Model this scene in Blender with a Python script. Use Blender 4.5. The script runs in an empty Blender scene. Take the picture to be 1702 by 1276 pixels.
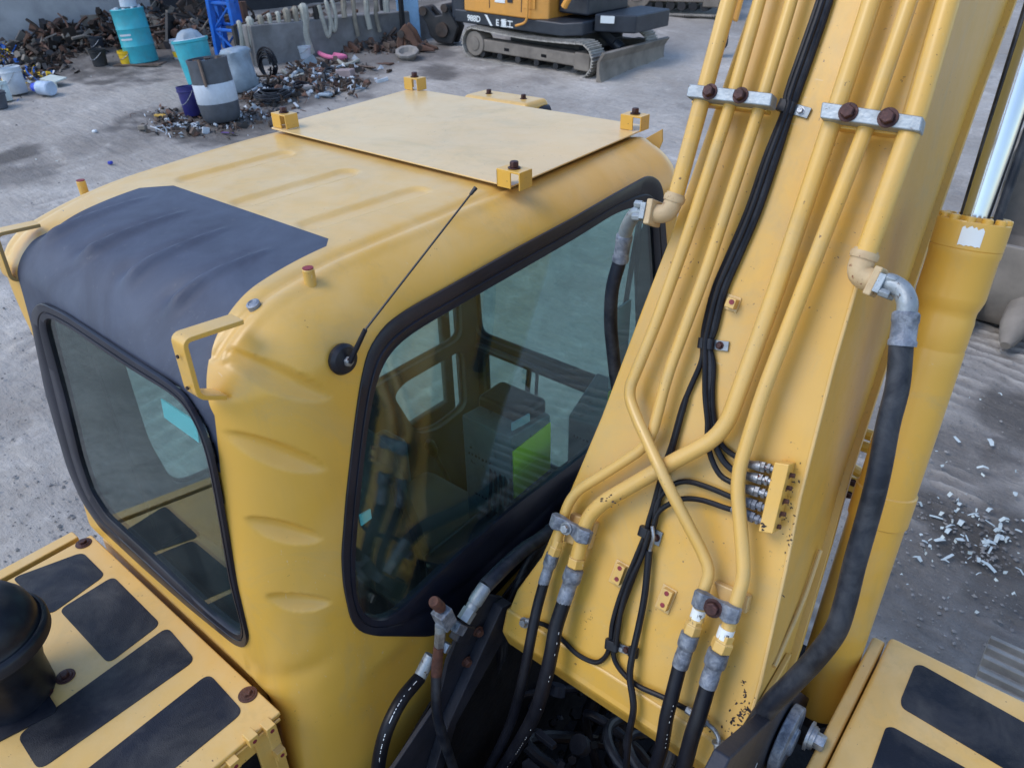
import bpy, bmesh, math, random
import numpy as np
from mathutils import Vector, Matrix
from mathutils.geometry import tessellate_polygon
random.seed(7)
S = bpy.context.scene
COL = S.collection
# ---------------------------------------------------------------- camera, world, sun, exposure
F = 1250.0                       # focal length in pixels of the 1702 px wide photograph
CX, CY = 851.0, 638.0
CAM = Vector((0, 0, 3.6))
R = Matrix(((0.77074796, 0.32392483, -0.54865316),
            (0.63681189, -0.41928836, 0.6470455),
            (-0.02044978, -0.84809786, -0.52944483)))
cam = bpy.data.cameras.new('camera')
co = bpy.data.objects.new('camera', cam); COL.objects.link(co)
co.matrix_world = Matrix(((R[0][0], -R[0][1], -R[0][2], CAM.x),
                          (R[1][0], -R[1][1], -R[1][2], CAM.y),
                          (R[2][0], -R[2][1], -R[2][2], CAM.z), (0, 0, 0, 1)))
cam.sensor_width = 36; cam.lens = F / 1702 * 36
cam.clip_start = .02; cam.clip_end = 1500
cam.dof.use_dof = True; cam.dof.focus_distance = 2.0; cam.dof.aperture_fstop = 8.0
S.camera = co
w = bpy.data.worlds.new('World'); S.world = w; w.use_nodes = True
nt = w.node_tree; bg = nt.nodes['Background']
sky = nt.nodes.new('ShaderNodeTexSky'); sky.sky_type = 'NISHITA'; sky.sun_disc = False
SUN_EL, SUN_AZ = math.radians(52), math.radians(215)
sky.sun_elevation = SUN_EL; sky.sun_rotation = SUN_AZ
sky.air_density = 1.0; sky.dust_density = .6; sky.ozone_density = 1.0
nt.links.new(sky.outputs[0], bg.inputs[0]); bg.inputs[1].default_value = .15
sl = bpy.data.lights.new('sun', 'SUN'); sl.energy = .9; sl.angle = math.radians(30); sl.color = (1, .95, .88)
so = bpy.data.objects.new('sun', sl); COL.objects.link(so)
sd = Vector((math.sin(SUN_AZ) * math.cos(SUN_EL), math.cos(SUN_AZ) * math.cos(SUN_EL), math.sin(SUN_EL)))
so.rotation_euler = sd.to_track_quat('Z', 'Y').to_euler()
S.view_settings.view_transform = 'Standard'; S.view_settings.look = 'None'
S.view_settings.gamma = 1; S.view_settings.use_curve_mapping = False
S.view_settings.exposure = 0.88
S.render.engine = 'CYCLES'
S.cycles.max_bounces = 8; S.cycles.transparent_max_bounces = 16

# ---------------------------------------------------------------- picture measurements -> points on real planes
def ray(px, py): return R @ Vector((px - CX, py - CY, F))
def onpl(px, py, P, n):
    r = ray(px, py); P = Vector(P); n = Vector(n)
    return CAM + r * (n.dot(P - CAM) / n.dot(r))
def onx(px, py, x): return onpl(px, py, (x, 0, 0), (1, 0, 0))
def ony(px, py, y): return onpl(px, py, (0, y, 0), (0, 1, 0))
def onz(px, py, z): return onpl(px, py, (0, 0, z), (0, 0, 1))
GD = Vector((-.647, .763, 0))
GN = (Vector((0, 0, 1)) - .075 * GD)
def gz(x, y): return .075 * (GD.x * x + GD.y * y)
def gnd(px, py, h=0.):
    return onpl(px, py, (0, 0, h), GN)
def toward(p, d):                 # move p by d metres towards +Z
    return Vector((p.x, p.y, p.z + d))

# ---------------------------------------------------------------- mesh helpers
class MB:
    def __init__(s): s.v = []; s.f = []
    def add(s, vs, fs):
        o = len(s.v); s.v += [Vector(v) for v in vs]; s.f += [tuple(o + i for i in f) for f in fs]; return s
def frame(ax, hint=None):
    z = Vector(ax).normalized()
    h = Vector(hint) if hint is not None else (Vector((0, 0, 1)) if abs(z.z) < .9 else Vector((1, 0, 0)))
    x = (h - z * h.dot(z)).normalized(); y = z.cross(x); return x, y, z
def box(mb, c, u, v, w_):         # centre and three half-axis vectors
    c, u, v, w_ = map(Vector, (c, u, v, w_))
    vs = [c + a * u + b * v + d * w_ for a in (-1, 1) for b in (-1, 1) for d in (-1, 1)]
    mb.add(vs, [(0, 1, 3, 2), (4, 6, 7, 5), (0, 4, 5, 1), (2, 3, 7, 6), (0, 2, 6, 4), (1, 5, 7, 3)]); return mb
def abox(mb, a, b):
    a, b = Vector(a), Vector(b); c = (a + b) / 2; h = (b - a) / 2
    return box(mb, c, (h.x, 0, 0), (0, h.y, 0), (0, 0, h.z))
def prism(mb, pts, vec):          # planar polygon extruded by vec
    pts = [Vector(p) for p in pts]; vec = Vector(vec); n = len(pts)
    tri = tessellate_polygon([pts])
    vs = pts + [p + vec for p in pts]
    fs = [tuple(t) for t in tri] + [tuple(n + i for i in reversed(t)) for t in tri]
    fs += [(i, (i + 1) % n, n + (i + 1) % n, n + i) for i in range(n)]
    return mb.add(vs, fs)
def ngon_prism(mb, pts, vec):
    pts = [Vector(p) for p in pts]; vec = Vector(vec); n = len(pts)
    return mb.add(pts + [p + vec for p in pts], [tuple(range(n)), tuple(range(2 * n - 1, n - 1, -1))] + [(i, (i + 1) % n, n + (i + 1) % n, n + i) for i in range(n)])
def lathe(mb, prof, o, ax, n=24, hint=None):   # prof: (radius, height) list
    o = Vector(o); x, y, z = frame(ax, hint); vs = []; fs = []; m = len(prof)
    for r, h in prof:
        for k in range(n):
            a = 2 * math.pi * k / n
            vs.append(o + z * h + (x * math.cos(a) + y * math.sin(a)) * r)
    for i in range(m - 1):
        for k in range(n):
            k2 = (k + 1) % n
            fs.append((i * n + k, i * n + k2, (i + 1) * n + k2, (i + 1) * n + k))
    fs.append(tuple(range(n - 1, -1, -1))); fs.append(tuple(range((m - 1) * n, m * n)))
    return mb.add(vs, fs)
def cyl(mb, a, b, r, n=16, r2=None):
    a, b = Vector(a), Vector(b); return lathe(mb, [(r, 0), (r if r2 is None else r2, (b - a).length)], a, b - a, n)
def smooth_path(pts, cr=.05, seg=6):
    pts = [Vector(p) for p in pts]; out = [pts[0]]
    for i in range(1, len(pts) - 1):
        p0, p, p1 = pts[i - 1], pts[i], pts[i + 1]
        a = (p0 - p); b = (p1 - p); d = min(cr, a.length * .48, b.length * .48)
        A = p + a.normalized() * d; B = p + b.normalized() * d
        for k in range(seg + 1):
            t = k / seg; out.append(A * (1 - t) ** 2 + p * 2 * t * (1 - t) + B * t * t)
    out.append(pts[-1]); return out
def spline(pts, seg=8):           # catmull-rom
    P = [Vector(p) for p in pts]; P = [P[0] * 2 - P[1]] + P + [P[-1] * 2 - P[-2]]; out = []
    for i in range(1, len(P) - 2):
        for k in range(seg):
            t = k / seg; a, b, c, d = P[i - 1], P[i], P[i + 1], P[i + 2]
            out.append(.5 * ((2 * b) + (c - a) * t + (2 * a - 5 * b + 4 * c - d) * t * t + (3 * b - a - 3 * c + d) * t ** 3))
    out.append(P[-2]); return out
def tube(mb, pts, r, n=12, caps=True):
    pts = [Vector(p) for p in pts]; m = len(pts); rs = r if isinstance(r, (list, tuple)) else [r] * m
    T = [(pts[min(i + 1, m - 1)] - pts[max(i - 1, 0)]).normalized() for i in range(m)]
    x, y, z = frame(T[0]); vs = []; fs = []
    for i in range(m):
        x = (x - T[i] * x.dot(T[i])).normalized(); y = T[i].cross(x)
        for k in range(n):
            a = 2 * math.pi * k / n; vs.append(pts[i] + (x * math.cos(a) + y * math.sin(a)) * rs[i])
    for i in range(m - 1):
        for k in range(n):
            k2 = (k + 1) % n; fs.append((i * n + k, i * n + k2, (i + 1) * n + k2, (i + 1) * n + k))
    if caps: fs += [tuple(range(n - 1, -1, -1)), tuple(range((m - 1) * n, m * n))]
    return mb.add(vs, fs)
def hexbolt(mb, c, ax, r, h, washer=True, hint=None):
    c = Vector(c); z = Vector(ax).normalized()
    if washer: lathe(mb, [(r * 1.35, 0), (r * 1.35, h * .18)], c, z, 20)
    lathe(mb, [(r, h * .18), (r, h * .85), (r * .86, h)], c, z, 6, hint); return mb
def resample(loop, n):
    loop = [Vector(p) for p in loop]; m = len(loop)
    L = [0]
    for i in range(m): L.append(L[-1] + (loop[(i + 1) % m] - loop[i]).length)
    out = []; j = 0
    for k in range(n):
        s = L[-1] * k / n
        while L[j + 1] < s: j += 1
        t = (s - L[j]) / max(1e-9, L[j + 1] - L[j]); out.append(loop[j].lerp(loop[(j + 1) % m], t))
    return out
def closed_smooth(loop, cr, seg=5):
    loop = [Vector(p) for p in loop]; m = len(loop); out = []
    for i in range(m):
        p0, p, p1 = loop[i - 1], loop[i], loop[(i + 1) % m]; a = p0 - p; b = p1 - p
        d = min(cr, a.length * .48, b.length * .48); A = p + a.normalized() * d; B = p + b.normalized() * d
        for k in range(seg + 1):
            t = k / seg; out.append(A * (1 - t) ** 2 + p * 2 * t * (1 - t) + B * t * t)
    return out
def ring(mb, outer, inner, nrm, prof, n=160):
    """band between two loops; prof = [(t, offset)] across the band"""
    O = resample(outer, n)
    I0 = resample(inner, n * 4); I = []
    for p in O:                                  # nearest point of the inner loop
        I.append(min(I0, key=lambda q: (q - p).length_squared))
    for _ in range(6): I = [(I[i - 1] + I[i] * 2 + I[(i + 1) % n]) / 4 for i in range(n)]
    nrm = Vector(nrm); vs = []; m = len(prof)
    for t, h in prof:
        for a, b in zip(O, I): vs.append(a.lerp(b, t) + nrm * h)
    fs = [(i * n + k, i * n + (k + 1) % n, (i + 1) * n + (k + 1) % n, (i + 1) * n + k) for i in range(m - 1) for k in range(n)]
    return mb.add(vs, fs), I
def link(o, parent):
    COL.objects.link(o)
    if parent is not None: o.parent = parent
def root_loc(o):
    while o is not None and o.parent is not None: o = o.parent
    return o.location.copy() if o is not None else Vector((0, 0, 0))
def obj(name, mb, mat, parent=None, bevel=0, sharp=35, recalc=True, seg=2, solid=0, loc=None):
    me = bpy.data.meshes.new(name)
    off = root_loc(parent) if parent is not None else (Vector(loc) if loc is not None else Vector((0, 0, 0)))
    me.from_pydata([tuple(v - off) for v in mb.v], [], mb.f); me.update()
    if recalc:
        b = bmesh.new(); b.from_mesh(me); bmesh.ops.recalc_face_normals(b, faces=b.faces); b.to_mesh(me); b.free()
    me.materials.append(mat)
    me.polygons.foreach_set('use_smooth', [True] * len(me.polygons))
    o = bpy.data.objects.new(name, me); link(o, parent)
    if parent is None: o.location = off
    if bevel:
        m = o.modifiers.new('b', 'BEVEL'); m.width = bevel; m.segments = seg; m.limit_method = 'ANGLE'
        m.angle_limit = math.radians(35); m.harden_normals = True
        me.set_sharp_from_angle(angle=math.radians(50))
    else:
        me.set_sharp_from_angle(angle=math.radians(sharp))
    return o
def thing(name, label, cat, loc, group=None):
    o = bpy.data.objects.new(name, None); COL.objects.link(o); o.location = loc; o.empty_display_size = .1
    o['label'] = label; o['category'] = cat
    if group: o['group'] = group
    return o
def tag(o, label=None, cat=None, group=None, kind=None):
    if label: o['label'] = label
    if cat: o['category'] = cat
    if group: o['group'] = group
    if kind: o['kind'] = kind
    return o
def copy_thing(src, loc, rz, label, scale=1.0):
    def cp(o, par):
        c = o.copy(); COL.objects.link(c); c.parent = par
        for k in o.children: cp(k, c)
        return c
    c = cp(src, None); c.location = loc; c.rotation_euler = (0, 0, rz); c.scale = (scale,) * 3; c['label'] = label
    return c

# ---------------------------------------------------------------- materials
def new_mat(name):
    m = bpy.data.materials.new(name); m.use_nodes = True
    return m, m.node_tree, m.node_tree.nodes['Principled BSDF']
def N(t, ty, **kw):
    n = t.nodes.new(ty)
    for k, v in kw.items(): setattr(n, k, v)
    return n
def noise(t, scale, detail=4, rough=.55, coord=None, dist=0):
    n = N(t, 'ShaderNodeTexNoise'); n.inputs['Scale'].default_value = scale; n.inputs['Detail'].default_value = detail
    n.inputs['Roughness'].default_value = rough; n.inputs['Distortion'].default_value = dist
    if coord is None:
        coord = t.nodes.get('Geo') or N(t, 'ShaderNodeNewGeometry'); coord.name = 'Geo'; coord = coord.outputs['Position']
    t.links.new(coord, n.inputs['Vector']); return n.outputs['Fac']
def ramp(t, src, stops):
    r = N(t, 'ShaderNodeValToRGB'); e = r.color_ramp.elements
    e[0].position, e[1].position = stops[0][0], stops[-1][0]
    def c(v): return (v, v, v, 1) if isinstance(v, (int, float)) else tuple(v) + (1,)
    e[0].color, e[1].color = c(stops[0][1]), c(stops[-1][1])
    for p, v in stops[1:-1]:
        q = e.new(p); q.color = c(v)
    t.links.new(src, r.inputs[0]); return r.outputs[0]
def mix(t, fac, a, b, mode='MIX'):
    m = N(t, 'ShaderNodeMix', data_type='RGBA', blend_type=mode)
    for s, v in ((m.inputs[0], fac), (m.inputs[6], a), (m.inputs[7], b)):
        if isinstance(v, (int, float)): s.default_value = v
        elif isinstance(v, (tuple, list)): s.default_value = tuple(v) + (1,)
        else: t.links.new(v, s)
    return m.outputs[2]
def mth(t, op, a, b=None, c=None):
    m = N(t, 'ShaderNodeMath', operation=op)
    for i, v in enumerate((a, b, c)):
        if v is None: continue
        if isinstance(v, (int, float)): m.inputs[i].default_value = v
        else: t.links.new(v, m.inputs[i])
    return m.outputs[0]
def bump(t, bs, h, strength=.3, dist=.01):
    b = N(t, 'ShaderNodeBump'); b.inputs['Strength'].default_value = strength; b.inputs['Distance'].default_value = dist
    t.links.new(h, b.inputs['Height']); t.links.new(b.outputs[0], bs.inputs['Normal']); return b
def mat(name, col, rough=.5, metal=0, var=.15, vs=6, dirt=None, dirt_amt=.3, dirt_s=3, spots=None, spot_amt=0, spot_s=60, coat=0, bmp=.1, bs_=80, rv=.1, spec=.5):
    m, t, b = new_mat(name)
    c = tuple(col)
    n1 = noise(t, vs, 5)
    base = mix(t, ramp(t, n1, [(.3, 0), (.7, 1)]), tuple(x * (1 - var) for x in c), tuple(min(1, x * (1 + var)) for x in c))
    if dirt:
        n2 = noise(t, dirt_s, 8, .65, dist=.4)
        base = mix(t, mth(t, 'MULTIPLY', ramp(t, n2, [(.42, 0), (.72, 1)]), dirt_amt), base, dirt)
    if spots:
        n3 = noise(t, spot_s, 3, .6); n4 = noise(t, spot_s * .12, 3)
        f = mth(t, 'MULTIPLY', ramp(t, n3, [(.62, 0), (.66, 1)]), ramp(t, n4, [(.55 - spot_amt * .3, 0), (.62 - spot_amt * .3, 1)]))
        base = mix(t, f, base, spots)
    t.links.new(base, b.inputs['Base Color'])
    rr = mth(t, 'MULTIPLY_ADD', noise(t, vs * 2.3, 6), rv * 2, rough - rv)
    t.links.new(rr, b.inputs['Roughness'])
    b.inputs['Metallic'].default_value = metal; b.inputs['Coat Weight'].default_value = coat
    b.inputs['Coat Roughness'].default_value = .15; b.inputs['Specular IOR Level'].default_value = spec
    if bmp: bump(t, b, noise(t, bs_, 5, .6), bmp, .004)
    return m
YC = (.66, .37, .050); DUST = (.46, .40, .30); RUST = (.10, .028, .014)
def yellow(name, patch=False, fade=0., chips=.15, dust=.5):
    m, t, b = new_mat(name)
    g = N(t, 'ShaderNodeNewGeometry'); g.name = 'Geo'
    sep = N(t, 'ShaderNodeSeparateXYZ'); t.links.new(g.outputs['Normal'], sep.inputs[0])
    c0 = tuple(a * (1 - fade) + d * fade for a, d in zip(YC, (.72, .51, .25)))
    base = mix(t, ramp(t, noise(t, 2.2, 4), [(.35, 0), (.65, 1)]), tuple(x * .93 for x in c0), tuple(x * 1.05 for x in c0))
    # settled dust on upward faces, streaky film elsewhere
    up = ramp(t, sep.outputs[2], [(.35, .12), (.98, 1)])
    dn = ramp(t, noise(t, 7, 9, .62, dist=.6), [(.3, .15), (.75, 1)])
    base = mix(t, mth(t, 'MULTIPLY', mth(t, 'MULTIPLY', up, dn), dust), base, (.67, .51, .28))
    sm = ramp(t, noise(t, 3.4, 7, .72, dist=1.2), [(.50, 0), (.74, .5)])
    base = mix(t, sm, base, (.44, .33, .15))
    sc = ramp(t, noise(t, 130, 2, .5), [(.70, 0), (.73, 1)])
    sc2 = ramp(t, noise(t, 9, 3), [(.60 - chips * .3, 0), (.68 - chips * .3, .8)])
    base = mix(t, mth(t, 'MULTIPLY', sc, sc2), base, (.10, .05, .03))
    # rain streaks running down and fine scratches
    mp = N(t, 'ShaderNodeMapping'); mp.inputs['Scale'].default_value = (26, 26, 1.6); t.links.new(g.outputs['Position'], mp.inputs[0])
    stn = noise(t, 1, 6, .65, coord=mp.outputs[0], dist=.2)
    base = mix(t, mth(t, 'MULTIPLY', ramp(t, stn, [(.50, 0), (.78, .42)]), ramp(t, noise(t, 2.6, 3), [(.4, 0), (.65, 1)])), base, (.36, .25, .10))
    mp2 = N(t, 'ShaderNodeMapping'); mp2.inputs['Scale'].default_value = (14, 190, 60); mp2.inputs['Rotation'].default_value = (.4, .2, .7); t.links.new(g.outputs['Position'], mp2.inputs[0])
    scr = ramp(t, noise(t, 1, 3, .5, coord=mp2.outputs[0]), [(.70, 0), (.74, .55)])
    base = mix(t, mth(t, 'MULTIPLY', scr, ramp(t, noise(t, 4.5, 3), [(.52, 0), (.62, 1)])), base, (.66, .56, .40))
    pat = ramp(t, noise(t, 1.3, 4, .55, dist=.7), [(.50, 0), (.62, .16)])
    base = mix(t, pat, base, (.72, .56, .30))
    rgh = mth(t, 'MULTIPLY_ADD', noise(t, 11, 7, .6), .30, .20)
    if patch:
        ps = N(t, 'ShaderNodeSeparateXYZ'); t.links.new(g.outputs['Position'], ps.inputs[0])
        X, Y, Z = ps.outputs
        # right limit slides in as the film runs down the back
        xr = mth(t, 'MULTIPLY_ADD', ramp(t, mth(t, 'MULTIPLY_ADD', Z, 5.0, -14.2), [(.0, 0), (.95, 1)]), -.088, -1.146)
        k = .0012
        def step(a, b_):   # 1 where a < b
            return ramp(t, mth(t, 'MULTIPLY_ADD', mth(t, 'SUBTRACT', b_, a), 1 / k, .5), [(0, 0), (1, 1)])
        f = mth(t, 'MULTIPLY', step(X, xr), step(-1.945, X))
        f = mth(t, 'MULTIPLY', f, step(Y, .905))
        f = mth(t, 'MULTIPLY', f, step(2.72, Z))
        d1 = mth(t, 'ADD', mth(t, 'SUBTRACT', X, -1.228), mth(t, 'SUBTRACT', Y, .905))
        f = mth(t, 'MULTIPLY', f, step(d1, -.035))
        d2 = mth(t, 'ADD', mth(t, 'SUBTRACT', -1.945, X), mth(t, 'SUBTRACT', Y, .905))
        f = mth(t, 'MULTIPLY', f, step(d2, -.06))
        pc = mix(t, ramp(t, noise(t, 5, 8, .65, dist=.8), [(.35, 0), (.75, 1)]), (.036, .045, .075), (.068, .086, .132))
        pc = mix(t, ramp(t, noise(t, 45, 4, .7), [(.62, 0), (.74, .25)]), pc, (.16, .16, .17))
        base = mix(t, f, base, pc)
        rgh = mth(t, 'ADD', rgh, mth(t, 'MULTIPLY', f, .28))
    t.links.new(base, b.inputs['Base Color']); t.links.new(rgh, b.inputs['Roughness'])
    b.inputs['Coat Weight'].default_value = .12; b.inputs['Coat Roughness'].default_value = .22
    if patch: t.links.new(mth(t, 'MULTIPLY_ADD', f, -.12, .12), b.inputs['Coat Weight'])
    h = mth(t, 'ADD', mth(t, 'MULTIPLY', noise(t, 4, 3), 1.2), mth(t, 'MULTIPLY', noise(t, 220, 3), .05))
    bump(t, b, h, .12, .02)
    return m
M = {}
M['yellow'] = yellow('yellow_paint')
M['cab'] = yellow('cab_paint', patch=True, chips=.08, dust=.55)
M['brk'] = yellow('bracket_paint', chips=1.1, dust=.4)
M['boomy'] = yellow('boom_paint', chips=.4, fade=.03, dust=.3)
M['pipey'] = yellow('pipe_paint', fade=.14, chips=.5, dust=.4)
M['plate'] = yellow('faded_plate_paint', fade=.78, chips=.25, dust=.35)
M['hood'] = yellow('hood_paint', fade=.2, chips=.35, dust=.6)
M['black'] = mat('black_plastic', (.006, .008, .015), .42, var=.3, dirt=(.06, .065, .08), dirt_amt=.3, dirt_s=9, bmp=.05, spec=.35)
M['seal'] = mat('black_window_seal', (.008, .010, .020), .36, var=.25, dirt=(.03, .032, .045), dirt_amt=.3, dirt_s=6, bmp=.04, spec=.38)
M['frit'] = mat('black_gloss_border', (.010, .011, .020), .22, var=.2, dirt=(.05, .05, .06), dirt_amt=.3, dirt_s=7, bmp=0)
M['pad'] = mat('black_grip_sheet', (.005, .008, .018), .55, var=.4, dirt=(.12, .115, .11), dirt_amt=.45, dirt_s=7, spec=.28,  bmp=.35, bs_=420)
M['hose'] = mat('rubber_hose', (.007, .008, .013), .42, var=.35, dirt=(.05, .05, .055), dirt_amt=.25, dirt_s=11, bmp=.12, bs_=150, spec=.25)
M['hosed'] = mat('dusty_rubber_hose', (.008, .011, .019), .46, var=.4, dirt=(.12, .125, .135), dirt_amt=.38, dirt_s=16, bmp=.15, bs_=120, spec=.3)
M['zinc'] = mat('zinc_fitting', (.36, .39, .43), .42, .75, var=.35, vs=40, dirt=(.12, .11, .11), dirt_amt=.7, dirt_s=45, spots=RUST, spot_amt=.1, spot_s=110, bmp=.25, bs_=200)
M['zincb'] = mat('galvanised_clamp', (.30, .34, .37), .45, .45, var=.25, vs=25, dirt=(.20, .21, .22), dirt_amt=.6, dirt_s=30, spots=(.1, .08, .07), spot_amt=.25, spot_s=90, bmp=.3, bs_=160)
M['lead'] = mat('dull_grey_casting', (.13, .15, .19), .5, .3, var=.4, vs=25, dirt=(.42, .45, .50), dirt_amt=.7, dirt_s=55, bmp=.4, bs_=130)
M['rusty'] = mat('rusty_steel', (.085, .035, .026), .7, .2, var=.5, vs=50, dirt=(.16, .065, .035), dirt_amt=.6, dirt_s=60, bmp=.5, bs_=160)
M['bolt'] = mat('rusted_bolt', (.050, .020, .020), .5, .4, var=.4, vs=70, dirt=(.12, .05, .035), dirt_amt=.4, dirt_s=90, bmp=.4, bs_=200)
M['redcap'] = mat('red_thread_hole', (.22, .025, .035), .6, var=.3, vs=80)
M['tan'] = mat('primed_elbow', (.52, .38, .21), .55, var=.15, vs=20, spots=(.20, .07, .03), spot_amt=.35, spot_s=70, dirt=(.30, .16, .08), dirt_amt=.35, dirt_s=30, bmp=.25)
M['chrome'] = mat('chrome_rod', (.60, .62, .64), .2, 1, var=.05, bmp=0, rv=.05)
M['dark'] = mat('dark_frame_paint', (.015, .018, .028), .5, var=.4, dirt=(.06, .062, .075), dirt_amt=.4, dirt_s=7, bmp=.25, bs_=60, spec=.3)
M['grime'] = mat('oily_grime', (.007, .007, .009), .6, var=.6, dirt=(.025, .024, .024), dirt_amt=.4, dirt_s=14, bmp=.7, bs_=40, spec=.12)
M['seat'] = mat('grey_seat_fabric', (.06, .064, .064), .8, var=.2, dirt=(.10, .10, .10), dirt_amt=.3, bmp=.2, bs_=300)
M['inner'] = mat('cab_trim', (.022, .026, .028), .7, var=.3, dirt=(.05, .05, .05), dirt_amt=.3, bmp=.1)
M['console'] = mat('grey_console', (.17, .22, .24), .55, var=.15, dirt=(.06, .07, .08), dirt_amt=.5, dirt_s=12, spots=(.02, .02, .02), spot_amt=.1, spot_s=60)
M['film'] = mat('pale_blue_film', (.38, .55, .62), .4, var=.08)
M['cyan'] = mat('cyan_reflector', (.30, .80, .90), .35, var=.05)
M['lime'] = mat('lime_sticker', (.72, .95, .02), .45, var=.06)
M['white'] = mat('white_label', (.75, .78, .78), .5, var=.05)
M['ink'] = mat('black_ink', (.02, .02, .03), .6, var=0)
M['chip'] = mat('bare_chip', (.035, .022, .02), .7, var=.5, vs=90)
M['weld'] = yellow('weld_bead_paint', fade=.55, chips=.5)
def glass(name, tint, gl=.9):
    m = bpy.data.materials.new(name); m.use_nodes = True; t = m.node_tree; t.nodes.clear()
    o = N(t, 'ShaderNodeOutputMaterial'); tr = N(t, 'ShaderNodeBsdfTransparent'); gs = N(t, 'ShaderNodeBsdfGlossy')
    tr.inputs[0].default_value = tint + (1,); gs.inputs['Roughness'].default_value = .015
    gs.inputs[0].default_value = (.95, 1, 1, 1)
    fr = N(t, 'ShaderNodeFresnel'); g_ = N(t, 'ShaderNodeNewGeometry'); t.links.new(mth(t, 'MULTIPLY_ADD', g_.outputs['Backfacing'], 1 / 1.52 - 1.52, 1.52), fr.inputs[0])
    f = mth(t, 'MULTIPLY_ADD', fr.outputs[0], gl, .02)
    df = N(t, 'ShaderNodeBsdfDiffuse'); df.inputs[0].default_value = (.35, .36, .34, 1)
    sm = ramp(t, noise(t, 6, 7, .7, dist=.8), [(.40, .004), (.8, .05)])
    mx0 = N(t, 'ShaderNodeMixShader'); t.links.new(sm, mx0.inputs[0]); t.links.new(tr.outputs[0], mx0.inputs[1]); t.links.new(df.outputs[0], mx0.inputs[2])
    mx = N(t, 'ShaderNodeMixShader'); t.links.new(f, mx.inputs[0]); t.links.new(mx0.outputs[0], mx.inputs[1]); t.links.new(gs.outputs[0], mx.inputs[2])
    t.links.new(mx.outputs[0], o.inputs[0]); return m
M['glass'] = glass('green_tinted_glass', (.74, .88, .87), .72)
M['glass2'] = glass('clear_glass', (.74, .84, .82), .5)
# ================================================================ THE EXCAVATOR
EX = thing('crawler_excavator', 'large yellow crawler excavator in the foreground with charcoal film on the cab roof', 'excavator', (-.6, .9, 0))
# ---------------------------------------------------------------- cab shell
XL, XR, YR, YF, ZB, ZT = -1.95, -1.02, .50, 2.12, 1.22, 3.03
def sstep(x, a, b):
    t = np.clip((x - a) / (b - a), 0, 1); return t * t * (3 - 2 * t)
def grid_face(o, u, v, nu, nv):
    o, u, v = map(np.array, (o, u, v))
    a, b = np.meshgrid(np.linspace(0, 1, nu + 1), np.linspace(0, 1, nv + 1), indexing='ij')
    P = o + a[..., None] * u + b[..., None] * v
    idx = np.arange((nu + 1) * (nv + 1)).reshape(nu + 1, nv + 1)
    q = np.stack([idx[:-1, :-1], idx[1:, :-1], idx[1:, 1:], idx[:-1, 1:]], -1).reshape(-1, 4)
    return P.reshape(-1, 3), q
W_, D_, H_ = XR - XL, YF - YR, ZT - ZB
NX, NY, NZ = 120, 230, 290
faces = [grid_face((XL, YR, ZB), (W_, 0, 0), (0, 0, H_), NX, NZ),     # rear
         grid_face((XR, YR, ZB), (0, D_, 0), (0, 0, H_), NY, NZ),     # right
         grid_face((XR, YF, ZB), (-W_, 0, 0), (0, 0, H_), NX, NZ),    # front
         grid_face((XL, YF, ZB), (0, -D_, 0), (0, 0, H_), NY, NZ),    # left
         grid_face((XL, YR, ZT), (W_, 0, 0), (0, D_, 0), NX, NY)]     # roof
Ps, Qs, o_ = [], [], 0
for P, q in faces: Ps.append(P); Qs.append(q + o_); o_ += len(P)
P = np.concatenate(Ps); Q = np.concatenate(Qs)
key = np.round(P * 20000).astype(np.int64)
_, first, inv = np.unique(key, axis=0, return_index=True, return_inverse=True)
P = P[first]; Q = inv.reshape(-1)[Q]
left = P[:, 0] < (XL + XR) / 2; wl = 1 - sstep((P[:, 0] - XL) / (XR - XL), .15, .85)
rx = np.where(left, .07, .15); ryr = .19 - .11 * wl; ryf = .13; rz = .14 - .06 * wl
q = P.copy()
q[:, 0] = np.clip(P[:, 0], XL + .07, XR - .15)
rear = P[:, 1] < 1.3
rzv = np.where(rear, rz - .03 * (1 - np.clip((P[:, 1] - YR) / .4, 0, 1)), rz)
q[:, 1] = np.clip(P[:, 1], YR + ryr, YF - ryf)
q[:, 2] = np.minimum(P[:, 2], ZT - rzv)
ry = np.where(rear, ryr, ryf)
n = np.stack([(P[:, 0] - q[:, 0]) / rx, (P[:, 1] - q[:, 1]) / ry, (P[:, 2] - q[:, 2]) / rzv], 1)
ln = np.linalg.norm(n, axis=1, keepdims=True); n = n / np.maximum(ln, 1e-9)
RR_ = np.stack([rx, ry, rzv], 1)
B = q + n * RR_
nn = n / RR_; nn /= np.maximum(np.linalg.norm(nn, axis=1, keepdims=True), 1e-9)
def warp(B):
    B = B.copy(); zc = B[:, 2] - 3.6
    u = (B[:, 0] - XL) / (XR - XL); v = (B[:, 1] - YR) / (YF - YR)
    B[:, 0] += -.06 * (zc + 1.0) * u - (.03 + .11 * sstep(B[:, 2], 2.7, 2.98) + .13 * sstep(B[:, 1], .5, 1.4)) * (1 - u)
    B[:, 1] += .09 * (zc + .72) * (1 - v)
    B[:, 1] += .075 * (1 - sstep(P[:, 2], 2.06, 2.20)) * (1 - v) ** 3 * (1 - sstep(u, .72, .98))
    k_ = np.clip((.92 - B[:, 1]) / .50, 0, 1)
    B[:, 2] -= .185 * (1 - np.sqrt(np.clip(1 - k_ ** 2, 0, 1))) * sstep(B[:, 2], 2.45, 3.0)
    return B
B = warp(B)
Vc = [Vector(p) for p in B]
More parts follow.
